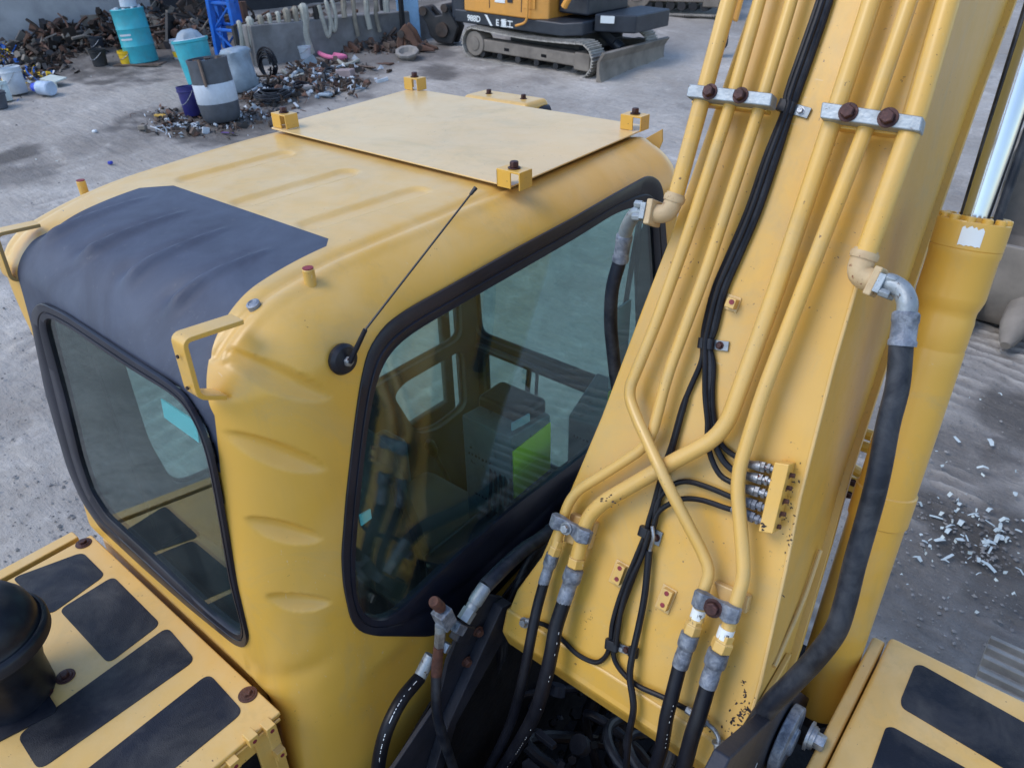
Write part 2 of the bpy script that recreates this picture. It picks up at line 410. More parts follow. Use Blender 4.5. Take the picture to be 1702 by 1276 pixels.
# rib and dent displacement
fn0 = np.cross(B[Q[:, 1]] - B[Q[:, 0]], B[Q[:, 3]] - B[Q[:, 0]]); fl0 = ((B[Q].mean(1) - np.array([-1.5, 1.3, 2.2])) * fn0).sum(1) < 0; fn0[fl0] *= -1
vn0 = np.zeros_like(B)
for k in range(4): np.add.at(vn0, Q[:, k], fn0)
NZF = sstep(vn0[:, 2] / np.maximum(np.linalg.norm(vn0, axis=1), 1e-12), .45, .75)
disp = np.zeros(len(B)); X, Y, Zz = B[:, 0], B[:, 1], B[:, 2]
def segdist(p, a, b):
    ab = b - a; t = np.clip(((p - a) @ ab) / (ab @ ab), 0, 1); d = p - (a + t[:, None] * ab)
    return t, np.linalg.norm(d, axis=1), d
XY = np.stack([X, Y], 1); roofm = Zz > 2.80
for a, b in (((316, 297), (470, 256)), ((408, 335), (575, 287)), ((520, 372), (692, 318))):
    pa, pb = onz(*a, 3.03), onz(*b, 3.03)
    t, d, _ = segdist(XY, np.array(pa[:2]), np.array(pb[:2]))
    disp += np.where(roofm, -.007 * (1 - sstep(d, .022, .038)), 0)
for a, b in (((84, 425), (256, 322)), ((143, 455), (322, 345)), ((212, 492), (392, 371)), ((284, 530), (462, 405))):
    pa, pb = onz(*a, 2.94), onz(*b, 3.03)
    A2, B2 = np.array(pa[:2]), np.array(pb[:2])
    t, d, dv = segdist(XY, A2, B2); side = dv[:, 0]
    hw = .046 * (1 - .6 * t)
    s = side / hw
    disp += np.where((Zz > 2.84), .018 * NZF * sstep(((XY - A2) @ (B2 - A2)) / ((B2 - A2) @ (B2 - A2)), -.10, .12) * (1 - sstep(t, .82, 1.0)) * np.clip(1.1 - t, 0, 1) * (np.exp(-((s - .25) / .42) ** 2) - .45 * np.exp(-((s + .70) / .5) ** 2)), 0)
leafs = (((418, 611), (573, 673), .025), ((393, 729), (560, 790), .023), ((407, 859), (550, 905), .022), ((425, 976), (560, 1006), .021))
YZ = np.stack([Y, Zz], 1); sidem = X > -1.16
for a, b, hw0 in leafs:
    pa = onpl(*a, (-1.07, .54, 0), (1, -1, 0)); pb = onx(*b, -1.0)
    A2, B2 = np.array([pa.y, pa.z]), np.array([pb.y, pb.z])
    ab = B2 - A2; L_ = np.hypot(*ab); e1 = ab / L_; e2 = np.array([-e1[1], e1[0]])
    t = ((YZ - A2) @ e1) / L_; c_ = (YZ - A2) @ e2
    hw = hw0 * np.clip(np.sin(np.pi * np.clip(t, 0, 1) ** .8), 1e-3, 1) ** .75
    s = (c_ + .004 * np.sin(np.pi * np.clip(t, 0, 1))) / hw
    prof = np.where((np.abs(s) < 1) & (t > 0) & (t < 1), np.clip(1 - s ** 2, 0, 1) ** .75 * (1 + .45 * s), 0)
    disp += np.where(sidem & (Zz < 2.962), -.0165 * (sstep(t, 0, .22) if a[1] < 620 else 1) * prof * (hw / hw0) * (1 - sstep(Zz, 2.94, 2.962)), 0)
# shallow recessed field that the dents sit in, ending in a curved lip low on the corner
lip = Zz - (2.20 + 1.2 * (Y - .50) ** 2 * 0 + .25 * (Y - .44))
disp += np.where(sidem & (Y < .60), -.005 * np.exp(-((lip) / .030) ** 2) * (1 - sstep(Y, .50, .60)), 0)
# drip channel along each roof shoulder
for xc in (-1.185,):
    disp += np.where((Zz > 2.93) & (Y > .50), -.006 * np.exp(-((X - (xc - .02 * (Y - .9))) / .010) ** 2) + .004 * np.exp(-((X - (xc + .028 - .02 * (Y - .9))) / .014) ** 2), 0)
disp += np.where((Zz > 2.93), -.005 * np.exp(-((X - (-2.02 - .13 * sstep(Y, .5, 1.4))) / .012) ** 2), 0)
NRM = np.where(ln > 1e-6, nn, 0)
zero = (ln[:, 0] <= 1e-6)
# true vertex normals after the warp, oriented outwards
fn = np.cross(B[Q[:, 1]] - B[Q[:, 0]], B[Q[:, 3]] - B[Q[:, 0]]); cen = np.array([-1.5, 1.3, 2.2])
flip = ((B[Q].mean(1) - cen) * fn).sum(1) < 0
Q[flip] = Q[flip][:, ::-1]; fn[flip] *= -1
vn = np.zeros_like(B)
for k in range(4): np.add.at(vn, Q[:, k], fn)
vn /= np.maximum(np.linalg.norm(vn, axis=1, keepdims=True), 1e-12)
B = B + vn * disp[:, None]
# side and rear planes (for glass and seals)
SP, SN = Vector((-1.02, 0, 2.6)), Vector((1, 0, .06)).normalized()
RP, RN = Vector((0, .50, 2.88)), Vector((0, -1, .09)).normalized()
def sp(px, py, off=0): return onpl(px, py, SP + SN * off, SN)
def rp(px, py, off=0): return onpl(px, py, RP + RN * off, RN)
side_outer = [(567, 925), (571, 976), (583, 1031), (597, 1049), (622, 1056), (717, 1057), (790, 1022), (880, 925), (985, 800), (1030, 735)]
side_outer_tail = [(1103, 345), (1102, 318), (1096, 301), (1080, 290), (1020, 323), (955, 361), (856, 414), (757, 470), (678, 514), (640, 541), (612, 578), (599, 632), (589, 700), (574, 830)]
side_inner = [(589, 933), (591, 992), (603, 1021), (626, 1031), (655, 1023), (690, 990), (756, 927), (854, 841), (952, 770), (1010, 722)]
side_inner_tail = [(1086, 402), (1084, 356), (1073, 343), (1047, 345), (1020, 356), (955, 397), (823, 473), (698, 545), (660, 572), (636, 603), (621, 649), (609, 720), (595, 855)]
def side_loop(a, b, yfront, zb):
    A = [sp(*p) for p in a]; Bt = [sp(*p) for p in b]
    ztop = Bt[0].z
    fr = [onpl(0, 0, (0, 0, 0), (1, 0, 0)) * 0 + Vector((0, yfront, z)) for z in (A[-1].z + .01, zb + .06, ztop - .15)]
    for v in fr: v.x = SP.x - .06 * (v.z - SP.z)
    return A + fr[1:] + Bt
so_loop = closed_smooth(side_loop(side_outer, side_outer_tail, 1.96, 2.26), .03)
si_loop = closed_smooth(side_loop(side_inner, side_inner_tail, 1.90, 2.36), .02)
rear_outer = [(54, 540), (54, 518), (61, 507), (72, 503), (108, 521), (216, 593), (281, 635), (310, 660), (334, 703), (352, 753), (366, 822), (392, 969), (413, 1062), (408, 1076), (392, 1071), (314, 1008), (236, 940), (167, 876), (137, 832), (113, 778), (76, 650)]
rear_inner = [(77, 545), (77, 532), (85, 528), (120, 546), (216, 611), (289, 655), (312, 676), (332, 712), (346, 757), (359, 822), (384, 969), (405, 1043), (402, 1055), (386, 1047), (344, 1013), (236, 910), (177, 856), (152, 817), (134, 765), (110, 665)]
ro_loop = closed_smooth([rp(*p) for p in rear_outer], .03)
ri_loop = closed_smooth([rp(*p) for p in rear_inner], .02)
def inpoly(x, y, poly):
    c = np.zeros(len(x), bool); n_ = len(poly)
    for i in range(n_):
        x0, y0 = poly[i]; x1, y1 = poly[(i + 1) % n_]
        cond = ((y0 > y) != (y1 > y)) & (x < (x1 - x0) * (y - y0) / (y1 - y0 + 1e-12) + x0)
        c ^= cond
    return c
def mid(o, i, n=120):
    O = resample(o, n); I = resample(i, n * 4)
    return [p.lerp(min(I, key=lambda q_: (q_ - p).length_squared), .55) for p in O]
sm = [(p.y, p.z) for p in mid(so_loop, si_loop)]
rm = [(p.x, p.z) for p in mid(ro_loop, ri_loop)]
C = B[Q].mean(1)
kill = (C[:, 0] > -1.16) & (C[:, 1] > .55) & inpoly(C[:, 1], C[:, 2], sm)
kill |= (C[:, 1] < .62) & inpoly(C[:, 0], C[:, 2], rm)
kill |= (C[:, 0] < -1.94) & (C[:, 1] > .64) & (C[:, 1] < 2.0) & (C[:, 2] > 1.72) & (C[:, 2] < 2.87)
kill |= (C[:, 1] > 1.95) & (C[:, 0] > -2.10) & (C[:, 0] < -1.12) & (C[:, 2] > 1.52) & (C[:, 2] < 2.88)
mb = MB(); mb.v = [Vector(p) for p in B]; mb.f = [tuple(int(i) for i in f) for f in Q[~kill]]
CAB = obj('cab', mb, M['cab'], EX, recalc=False, sharp=80)
CAB.data.materials.append(M['inner'])
s = CAB.modifiers.new('s', 'SOLIDIFY'); s.thickness = .03; s.offset = -1; s.material_offset = 1; s.material_offset_rim = 1
# window seals and glass
prof = [(0, -.004), (0, .0025), (.04, .004), (.48, .0045), (.52, .002), (.57, .002), (.61, .0055), (.93, .0045), (1.0, .001), (1.0, -.02)]
m_, _ = ring(MB(), so_loop, si_loop, SN, prof, 220); obj('window_seal', m_, M['seal'], CAB, sharp=40)
m_, I_ = ring(MB(), ro_loop, ri_loop, RN, prof, 220); obj('window_seal', m_, M['seal'], CAB, sharp=40)
def pane(name, loop, nrm, off, mat_, parent, th=.005):
    m = MB(); ngon_prism(m, [p + nrm * off for p in loop], nrm * -th)
    return obj(name, m, mat_, parent, sharp=30)
def grow(loop, d):
    c = sum(loop, Vector()) / len(loop); return [p + (p - c).normalized() * d for p in loop]
tag(pane('window_pane', grow(resample(si_loop, 120), .012), SN, -.004, M['glass'], CAB, .0045), 'large green-tinted side window reflecting the boom')
tag(pane('window_pane', grow(resample(ri_loop, 120), .010), RN, -.004, M['glass'], CAB, .0045), 'sloping rear window with a cyan reflector behind it')
# left wall liner with door openings
def plate_holes(mb, outer, holes, vec):
    vec = Vector(vec); loops = [outer] + holes
    tri = tessellate_polygon(loops); vs = [Vector(p) for l in loops for p in l]; n_ = len(vs)
    mb.add(vs + [v + vec for v in vs], [tuple(t_) for t_ in tri] + [tuple(i + n_ for i in reversed(t_)) for t_ in tri])
    base = len(mb.v) - 2 * n_; k = 0
    for l in loops:
        for i in range(len(l)):
            a, b = base + k + i, base + k + (i + 1) % len(l); mb.f.append((a, b, b + n_, a + n_))
        k += len(l)
    return mb
XW = -1.95
def rrect(y0, y1, z0, z1, r, x=XW):
    return closed_smooth([Vector((x, y0, z0)), Vector((x, y1, z0)), Vector((x, y1, z1)), Vector((x, y0, z1))], r)
outer = [Vector((XW, y, z)) for y, z in ((.60, 1.3), (2.04, 1.3), (2.04, 2.93), (.60, 2.93))]
hs = [closed_smooth([Vector((XW, .67, 2.84)), Vector((XW, .66, 2.34)), Vector((XW, .69, 2.15)), Vector((XW, .84, 2.13)), Vector((XW, 1.27, 2.13)), Vector((XW, 1.27, 2.84))], .06),
      rrect(1.37, 1.96, 2.12, 2.84, .06),
      closed_smooth([Vector((XW, 1.56, 2.04)), Vector((XW, 1.66, 1.80)), Vector((XW, 1.78, 1.76)), Vector((XW, 1.96, 1.78)), Vector((XW, 1.96, 2.07)), Vector((XW, 1.62, 2.07))], .05)]
lw = MB(); plate_holes(lw, outer, hs, (.03, 0, 0))
obj('door_panel', lw, M['inner'], CAB, sharp=30)
for h in hs:
    m = MB(); tube(m, h + [h[0]], .009, 8, False); obj('window_seal', m, M['seal'], CAB)
    pane('window_pane', h, Vector((-1, 0, 0)), -.012, M['glass2'], CAB, .003)
# front: windscreen split by a cross bar, A pillars
YFR = 2.10
def fp(x, z): return Vector((x, YFR - .02, z))
fo = [fp(-2.06, 1.45), fp(-1.08, 1.45), fp(-1.08, 2.93), fp(-2.06, 2.93)]
fh = [closed_smooth([fp(-1.93, 2.09), fp(-1.17, 2.09), fp(-1.17, 2.84), fp(-1.96, 2.84)], .05),
      closed_smooth([fp(-1.90, 2.04), fp(-1.90, 1.75), fp(-1.74, 1.56), fp(-1.18, 1.56), fp(-1.18, 2.04)], .06)]
m = MB(); plate_holes(m, fo, fh, (0, -.03, 0)); obj('windscreen_frame', m, M['inner'], CAB, sharp=30)
for h in fh:
    m = MB(); tube(m, h + [h[0]], .010, 8, False); obj('window_seal', m, M['seal'], CAB)
    pane('window_pane', h, Vector((0, 1, 0)), -.010, M['glass2'], CAB, .003)
m = MB(); tube(m, [fp(-1.90, 2.065) + Vector((0, -.06, 0)), fp(-1.16, 2.065) + Vector((0, -.06, 0))], .016, 10); obj('cross_bar', m, M['dark'], CAB)
m = MB(); tube(m, spline([fp(-1.62, 2.05) + Vector((0, -.06, 0)), fp(-1.60, 1.92) + Vector((0, -.10, 0)), fp(-1.56, 1.75) + Vector((0, -.12, 0))]), .011, 8)
tube(m, spline([fp(-1.58, 2.05) + Vector((0, -.06, 0)), fp(-1.555, 1.92) + Vector((0, -.10, 0)), fp(-1.52, 1.75) + Vector((0, -.12, 0))]), .007, 8); obj('control_lever', m, M['dark'], CAB)
# wiper outside the windscreen
m = MB(); tube(m, [fp(-1.22, 2.80) + Vector((0, .05, 0)), fp(-1.25, 2.58) + Vector((0, .06, 0)), fp(-1.27, 2.32) + Vector((0, .05, 0))], .010, 8)
tube(m, [fp(-1.24, 2.62) + Vector((0, .07, 0)), fp(-1.21, 2.30) + Vector((0, .06, 0))], [.016, .006], 8)
ngon_prism(m, [fp(-1.20, 2.70) + Vector((0, .06, 0)), fp(-1.25, 2.68) + Vector((0, .06, 0)), fp(-1.23, 2.60) + Vector((0, .06, 0)), fp(-1.19, 2.56) + Vector((0, .06, 0))], (0, .03, 0))
obj('wiper', m, M['dark'], CAB)
# cab floor, rear shelf, seat, consoles
m = MB(); abox(m, (-2.0, .52, 1.24), (-1.05, 2.05, 1.28)); obj('cab_floor', m, M['inner'], CAB)
m = MB(); abox(m, (-1.90, .58, 1.30), (-1.22, .70, 2.02)); obj('rear_shelf', m, M['inner'], CAB, bevel=.02)
def rounded_slab(c, hx, hy, hz, tilt, r=.06):
    m = MB(); c = Vector(c); u = Vector((1, 0, 0)); v = Vector((0, math.cos(tilt), math.sin(tilt))); w2 = Vector((0, -math.sin(tilt), math.cos(tilt)))
    L = closed_smooth([c - u * hx - w2 * hz, c + u * hx - w2 * hz, c + u * hx * .9 + w2 * hz, c - u * hx * .9 + w2 * hz], r)
    ngon_prism(m, [p - v * hy for p in L], v * hy * 2); return m
obj('seat_back', rounded_slab((-1.50, 1.02, 2.10), .25, .06, .34, .18, .1), M['seat'], CAB, bevel=.03, seg=3)
obj('headrest', rounded_slab((-1.50, .97, 2.52), .13, .045, .10, .18, .05), M['seat'], CAB, bevel=.025, seg=3)
m = MB(); abox(m, (-1.76, 1.04, 1.66), (-1.24, 1.55, 1.80)); obj('seat_cushion', m, M['seat'], CAB, bevel=.05, seg=3)
m = MB(); abox(m, (-1.70, 1.10, 1.28), (-1.30, 1.50, 1.66)); obj('seat_base', m, M['dark'], CAB, bevel=.02)
for xx in (-1.86, -1.20):
    m = MB(); abox(m, (xx - .05, 1.02, 1.95), (xx + .05, 1.36, 2.02)); obj('armrest', m, M['seal'], CAB, bevel=.02)
    m = MB(); abox(m, (xx - .07, 1.05, 1.28), (xx + .07, 1.50, 1.93)); obj('side_console', m, M['console'], CAB, bevel=.02)
m = MB(); tube(m, spline([(-1.28, 1.42, 1.92), (-1.30, 1.45, 2.04), (-1.30, 1.43, 2.12)]), .013, 8); lathe(m, [(.018, 0), (.026, .03), (.024, .07), (.012, .09)], (-1.30, 1.43, 2.10), (0, 0, 1), 12); obj('joystick', m, M['black'], CAB)
# tall console by the right front pillar, its side covered with a lime sheet
m = MB(); ngon_prism(m, [(-1.13, 1.32, 1.40), (-1.13, 1.51, 1.40), (-1.13, 1.51, 2.315), (-1.13, 1.32, 2.335)], (-.19, 0, 0))
con = obj('monitor_console', m, M['console'], CAB, bevel=.006)
for a, b in ((2.11, 2.195), (2.197, 2.285)):
    m = MB(); ngon_prism(m, [(-1.128, 1.325, a), (-1.128, 1.503, a + .002), (-1.128, 1.503, b + .004), (-1.128, 1.325, b)], (.004, 0, 0)); tag(obj('lime_sticker', m, M['lime'], CAB), 'lime green sheet on the side of the monitor console')
m = MB(); abox(m, (-1.33, 1.40, 2.30), (-1.15, 1.52, 2.36)); obj('monitor_housing', m, M['black'], CAB, bevel=.015)
m = MB(); ngon_prism(m, [onx(852, 716, -1.13), onx(881, 700, -1.13), onx(881, 688, -1.13), onx(852, 704, -1.13)], (-.006, 0, 0)); obj('pale_strip', m, M['film'], CAB)
m = MB(); ngon_prism(m, [(-1.13, 1.84, 1.4), (-1.13, 2.02, 1.4), (-1.13, 2.02, 2.16), (-1.13, 1.84, 2.06)], (-.17, 0, 0)); obj('front_console', m, M['console'], CAB, bevel=.01)
for (a, b) in ((.0, .5), (.5, 1.0)):
    p0, p1 = Vector((-1.14, 1.86, 2.22)), Vector((-1.14, 1.86, 2.52)); A_ = p0.lerp(p1, a + .01); B_ = p0.lerp(p1, b)
    m = MB(); ngon_prism(m, [A_, A_ + Vector((0, .10, 0)), B_ + Vector((0, .10, 0)), B_], (-.008, 0, 0)); obj('pale_strip', m, M['film'], CAB)
m = MB(); ngon_prism(m, [(-1.14, 1.86, 2.04), (-1.14, 1.96, 2.04), (-1.14, 1.96, 2.21), (-1.14, 1.86, 2.21)], (-.008, 0, 0)); obj('lime_sticker', m, M['lime'], CAB)
m = MB(); ngon_prism(m, [sp(*p, -.02) for p in ((598, 856), (616, 846), (618, 861), (601, 874))], (-.003, 0, 0)); obj('cyan_sticker', m, M['cyan'], CAB)
m = MB(); ngon_prism(m, [rp(*p, -.025) for p in ((267, 663), (326, 702), (331, 736), (273, 694))], (0, .003, 0)); tag(obj('cyan_reflector', m, M['cyan'], CAB), 'pale cyan reflector strip inside the rear window')
m = MB(); tube(m, spline([(-1.75, 1.1, 1.6), (-1.30, .80, 1.75), (-1.12, .78, 1.78), (-1.06, .82, 1.7)]), .012, 8); tube(m, spline([(-1.10, .74, 1.62), (-1.12, .90, 1.75), (-1.18, 1.05, 1.80)]), .03, 8); obj('wire_loom', m, M['dark'], CAB)
# ---------------------------------------------------------------- roof furniture
m = MB(); rpz = 3.045
pl = [onz(449, 212, rpz), onz(849, 310, rpz), onz(1081, 210, rpz), onz(684, 147, rpz)]
ngon_prism(m, closed_smooth(pl, .012, 3), (0, 0, -.004))
tag(obj('roof_plate', m, M['plate'], CAB, bevel=.001), 'flat faded beige plate bolted over the front of the cab roof')
m = MB(); ngon_prism(m, [Vector((p.x, p.y, 3.041)) for p in closed_smooth([pl[0] + Vector((.03, .03, 0)), pl[1] + Vector((-.03, .03, 0)), pl[2] + Vector((-.03, -.03, 0)), pl[3] + Vector((.03, -.03, 0))], .02)], (0, 0, -.012)); obj('plate_gasket', m, M['black'], CAB)
for k, (cx, cy) in enumerate(((474, 200), (855, 296), (1055, 203), (690, 139))):
    c = onz(cx, cy, 3.066); m = MB()
    hw, hd, th, hh = .036, .024, .004, .020
    abox(m, (c.x - hw, c.y - hd, 3.046), (c.x - hw + th, c.y + hd, 3.086)); abox(m, (c.x + hw - th, c.y - hd, 3.046), (c.x + hw, c.y + hd, 3.086))
    abox(m, (c.x - hw, c.y - hd, 3.084), (c.x + hw, c.y + hd, 3.089)); abox(m, (c.x - hw, c.y - hd, 3.046), (c.x + hw * .2, c.y - hd + th, 3.086))
    tag(obj('roof_bracket', m, M['brk'], CAB, bevel=.0015))
    m = MB(); hexbolt(m, (c.x, c.y, 3.0895), (0, 0, 1), .0115, .017); obj('roof_bolt', m, M['bolt'], CAB, bevel=.0015)
for px, py, z, r_ in ((512, 447, 3.040, .011), (134, 301, 3.022, .011)):
    c = onz(px, py, z)
    m = MB(); lathe(m, [(.0155, -.060), (.0115, -.045), (.0115, -.001), (.010, .001)], c, (0, 0, 1), 20); obj('threaded_stub', m, M['cab'], CAB)
    m = MB(); lathe(m, [(.0105, 0), (.0105, .002)], c + Vector((0, 0, .001)), (0, 0, 1), 18); obj('thread_cap', m, M['redcap'], CAB)
for px, py in ((418, 495), (98, 347)):
    c = onz(px, py, 3.012); m = MB(); lathe(m, [(.013, -.02), (.013, .001), (.009, .003), (.007, .001)], c - Vector((0, 0, .012)), (0, -.35, .94), 20); obj('plug', m, M['lead'], CAB)
# handle brackets on the rear roof corners
def strap(pts, wv, th, name, mat_, parent, cr=.018, bevel=.0015, label=None):
    """flat bar bent along pts, width vector wv"""
    P_ = smooth_path(pts, cr, 5); wv = Vector(wv); m = MB(); vs = []; n_ = len(P_)
    for i, p in enumerate(P_):
        t_ = (P_[min(i + 1, n_ - 1)] - P_[max(i - 1, 0)]).normalized(); nr = t_.cross(wv.normalized())
        for a, b in ((-1, -1), (1, -1), (1, 1), (-1, 1)): vs.append(p + wv * a * .5 + nr * b * th * .5)
    fs = [(0, 3, 2, 1), (4 * n_ - 4, 4 * n_ - 3, 4 * n_ - 2, 4 * n_ - 1)]
    for i in range(n_ - 1):
        for k in range(4): fs.append((4 * i + k, 4 * i + (k + 1) % 4, 4 * i + 4 + (k + 1) % 4, 4 * i + 4 + k))
    m.add(vs, fs); o = obj(name, m, mat_, parent, bevel=bevel)
    if label: o['label'] = label
    return o
XB = -1.135
b0 = [onx(p[0], p[1], XB) for p in ((395, 530), (296, 562), (322, 655), (368, 655))]
strap(b0, (.040, 0, 0), .009, 'lamp_bracket', M['cab'], CAB, .014)
for p in ((300, 590), (316, 642)):
    c = onx(p[0] + 2, p[1], XB) + Vector((0, -.006, 0)); m = MB(); lathe(m, [(.0035, 0), (.0035, .003)], c, (0, -1, 0), 10); obj('bracket_hole', m, M['chip'], CAB)
b1 = [onx(p[0], p[1], -1.965) for p in ((62, 372), (-12, 388), (14, 462), (40, 462))]
strap(b1, (.040, 0, 0), .009, 'lamp_bracket', M['cab'], CAB, .014)
# triangular tabs and the work lamp at the front edge of the roof
for x0, px, py in ((-1.20, 1105, 212), (-2.18, 742, 148)):
    c = onz(px, py, 3.02); m = MB(); ngon_prism(m, [(c.x - .045, 2.12, 2.985), (c.x + .008, 2.15, 3.022), (c.x + .012, 2.15, 2.985), (c.x + .006, 2.13, 2.945)], (.0, .006, 0)); obj('corner_tab', m, M['yellow'], CAB, bevel=.001)
m = MB(); lc = [Vector((ony(790, 158, 2.30).x, 0, 0)).x, ony(898, 185, 2.30).x]
abox(m, (lc[0], 2.22, 2.93), (lc[1], 2.36, 3.015)); obj('work_lamp_housing', m, M['hood'], CAB, bevel=.022, seg=3)
for f_ in (.25, .78):
    m = MB(); hexbolt(m, (lc[0] + (lc[1] - lc[0]) * f_, 2.29, 3.013), (0, 0, 1), .010, .018); obj('roof_bolt', m, M['bolt'], CAB)
m = MB(); cyl(m, (lc[1] - .09, 2.20, 2.95), (lc[1] + .01, 2.34, 2.95), .045, 20); obj('work_lamp', m, M['black'], CAB)
# radio aerial
ab = sp(568, 596); m = MB(); lathe(m, [(.030, -.002), (.031, .006), (.026, .014), (.012, .018)], ab, SN, 28, (0, 0, 1)); 
base_ = obj('aerial_base', m, M['black'], CAB)
m = MB(); lathe(m, [(.010, .016), (.010, .024), (.006, .026)], ab, SN, 6); obj('aerial_nut', m, M['zinc'], CAB)
tip = onx(791, 312, -.93); a1 = ab + SN * .024; a2 = onx(607, 548, -.98)
m = MB(); tube(m, [a1, a2], [.0055, .0045], 10); tube(m, [a2, a2.lerp(tip, .93), tip], [.0022, .0018, .0018], 8); tube(m, [tip.lerp(a2, .05), tip], [.0030, .0042], 8); obj('aerial', m, M['black'], CAB)

# writing on the wrapped consoles, more controls and a belt
m = MB(); rq = random.Random(12)
for (x0, y_, z0, n_) in ((-1.30, 1.318, 2.20, 7), (-1.28, 1.318, 2.05, 9), (-1.27, 1.838, 1.98, 8)):
    for i in range(n_):
        x = x0 + i * .014; m.add([(x, y_, z0), (x + rq.uniform(.004, .010), y_, z0 + .001), (x + rq.uniform(.004, .01), y_, z0 + rq.uniform(.006, .014)), (x, y_, z0 + rq.uniform(.005, .012))], [(0, 1, 2, 3)])
tag(obj('console_print', m, M['ink'], CAB, recalc=False), kind='stuff')
for xx, yy, hh in ((-1.42, 1.62, 1.98), (-1.56, 1.64, 1.98), (-1.70, 1.58, 1.90)):
    m = MB(); tube(m, spline([(xx, yy, 1.28), (xx, yy + .03, 1.65), (xx + .01, yy - .05, hh)]), .010, 8); lathe(m, [(.016, 0), (.022, .02), (.020, .06), (.010, .075)], (xx + .01, yy - .05, hh - .01), (0, -.3, 1), 10); obj('travel_lever', m, M['black'], CAB)
m = MB(); tube(m, spline([(-1.26, 1.02, 1.80), (-1.20, 1.00, 2.05), (-1.24, .97, 2.35)]), .014, 6); obj('seat_belt', m, M['black'], CAB)
for i in range(5):
    m = MB(); tube(m, spline([(-1.10 - .03 * i, 1.28, 1.90), (-1.12 - .02 * i, 1.30, 2.10), (-1.16 - .02 * i, 1.36, 2.28)]), .005, 6); obj('wire_loom', m, M['dark'], CAB)
# ---------------------------------------------------------------- boom
BA = math.radians(65); BN = Vector((0, math.sin(BA), -math.cos(BA))); BD = Vector((0, math.cos(BA), math.sin(BA)))
BO = CAM + BN * 1.5                 # a point of the boom's rear face
def bp(px, py, h=0.): return onpl(px, py, BO - BN * h, BN)
def bl(x, s, h=0.): return Vector((x, 0, 0)) + Vector((0, CAM.y, CAM.z)) + BN * (1.5 - h) + BD * s
st = [(-.985, -.840, -.235, .16), (-.92, -.852, -.240, .18), (-.86, -.845, -.243, .20), (-.75, -.805, -.250, .24), (-.52, -.775, -.277, .32), (-.37, -.757, -.298, .38), (-.10, -.735, -.322, .47),
      (.04, -.722, -.330, .50), (.30, -.708, -.347, .57), (.54, -.696, -.360, .63), (.8, -.69, -.368, .68), (1.6, -.68, -.375, .75)]
vs = []; fs = []
for s_, a, b, d in st: vs += [bl(a, s_), bl(b, s_), bl(b, s_, -d), bl(a, s_, -d)]
for i in range(len(st) - 1):
    for k in range(4): fs.append((4 * i + k, 4 * i + (k + 1) % 4, 4 * i + 4 + (k + 1) % 4, 4 * i + 4 + k))
fs += [(0, 1, 2, 3), tuple(4 * len(st) - 1 - i for i in range(4))]
m = MB(); m.add(vs, fs); BOOM = obj('boom', m, M['boomy'], EX, bevel=.006, seg=3)
# rounded nose under the boom foot
m = MB(); prof_ = [bl(-.85, -.93, .004), bl(-.85, -1.00, -.012), bl(-.85, -1.05, -.06), bl(-.85, -1.06, -.13), bl(-.85, -1.0, -.2), bl(-.85, -.9, -.2)]
ngon_prism(m, [bl(-.858, -.915, .006), bl(-.858, -.985, -.002), bl(-.858, -1.035, -.05), bl(-.858, -1.05, -.13), bl(-.858, -.98, -.19), bl(-.858, -.9, -.15)], (.628, 0, 0))
obj('boom_foot_plate', m, M['boomy'], BOOM, bevel=.01, seg=3)
m = MB(); lathe(m, [(.09, 0), (.09, .60)], bl(-.84, -.94, -.13), (1, 0, 0), 32); obj('foot_boss', m, M['boomy'], BOOM, bevel=.008)
# edge flanges of the far (lower) plate standing proud of the right web
m = MB(); vs = []; fs = []
for s_, a, b, d in st: vs += [bl(b - .01, s_, -d + .012), bl(b + .016, s_, -d + .012), bl(b + .016, s_, -d - .006), bl(b - .01, s_, -d - .006)]
for i in range(len(st) - 1):
    for k in range(4): fs.append((4 * i + k, 4 * i + (k + 1) % 4, 4 * i + 4 + (k + 1) % 4, 4 * i + 4 + k))
fs += [(0, 1, 2, 3), tuple(4 * len(st) - 1 - i for i in range(4))]
m.add(vs, fs); obj('edge_flange', m, M['boomy'], BOOM, bevel=.002)
# weld seam along the right edge of the rear face and a stiffener seam on the web
m = MB(); tube(m, [bl(b - .001, s_, -.004) for s_, a, b, d in st[1:]], .0042, 8); obj('weld_seam', m, M['weld'], BOOM)
m = MB(); tube(m, spline([bl(-.268, -.52, -.24), bl(-.258, -.62, -.19), bl(-.250, -.72, -.10), bl(-.247, -.74, -.07)]), .005, 8); obj('weld_seam', m, M['weld'], BOOM)
m = MB(); ngon_prism(m, [bl(-.245, -.80, -.03), bl(-.250, -.74, -.17), bl(-.243, -.98, -.17), bl(-.240, -.98, -.03)], (.012, 0, 0)); obj('web_doubler', m, M['boomy'], BOOM, bevel=.003)
# steel pipes: pixel centre lines laid on planes a few centimetres off the face
def ppipe(pts, r, h, name='pipe', mat_=None, parent=None, cr=.05, n=14, heights=None, seg=7):
    P_ = [bp(p[0], p[1], (heights[i] if heights else h)) for i, p in enumerate(pts)]
    m = MB(); tube(m, smooth_path(P_, cr, seg), r, n); return obj(name, m, mat_ or M['pipey'], parent or BOOM)
ppipe([(1238, -90), (1212, 0), (1121, 335)], .0165, .05)
ppipe([(1284, -90), (1263, 0), (1209, 190), (1140, 400), (1088, 543), (1043, 652), (1057, 692), (1109, 805), (1168, 918), (1180, 950), (1166, 990), (1160, 1032)], .0125, .045, heights=[.045] * 5 + [.045, .055, .085, .05, .045, .045, .045])
ppipe([(1340, -90), (1316, 0), (1259, 190), (1176, 444), (1109, 624), (1080, 738), (1011, 783), (948, 822), (926, 896), (922, 915)], .0120, .04, cr=.045)
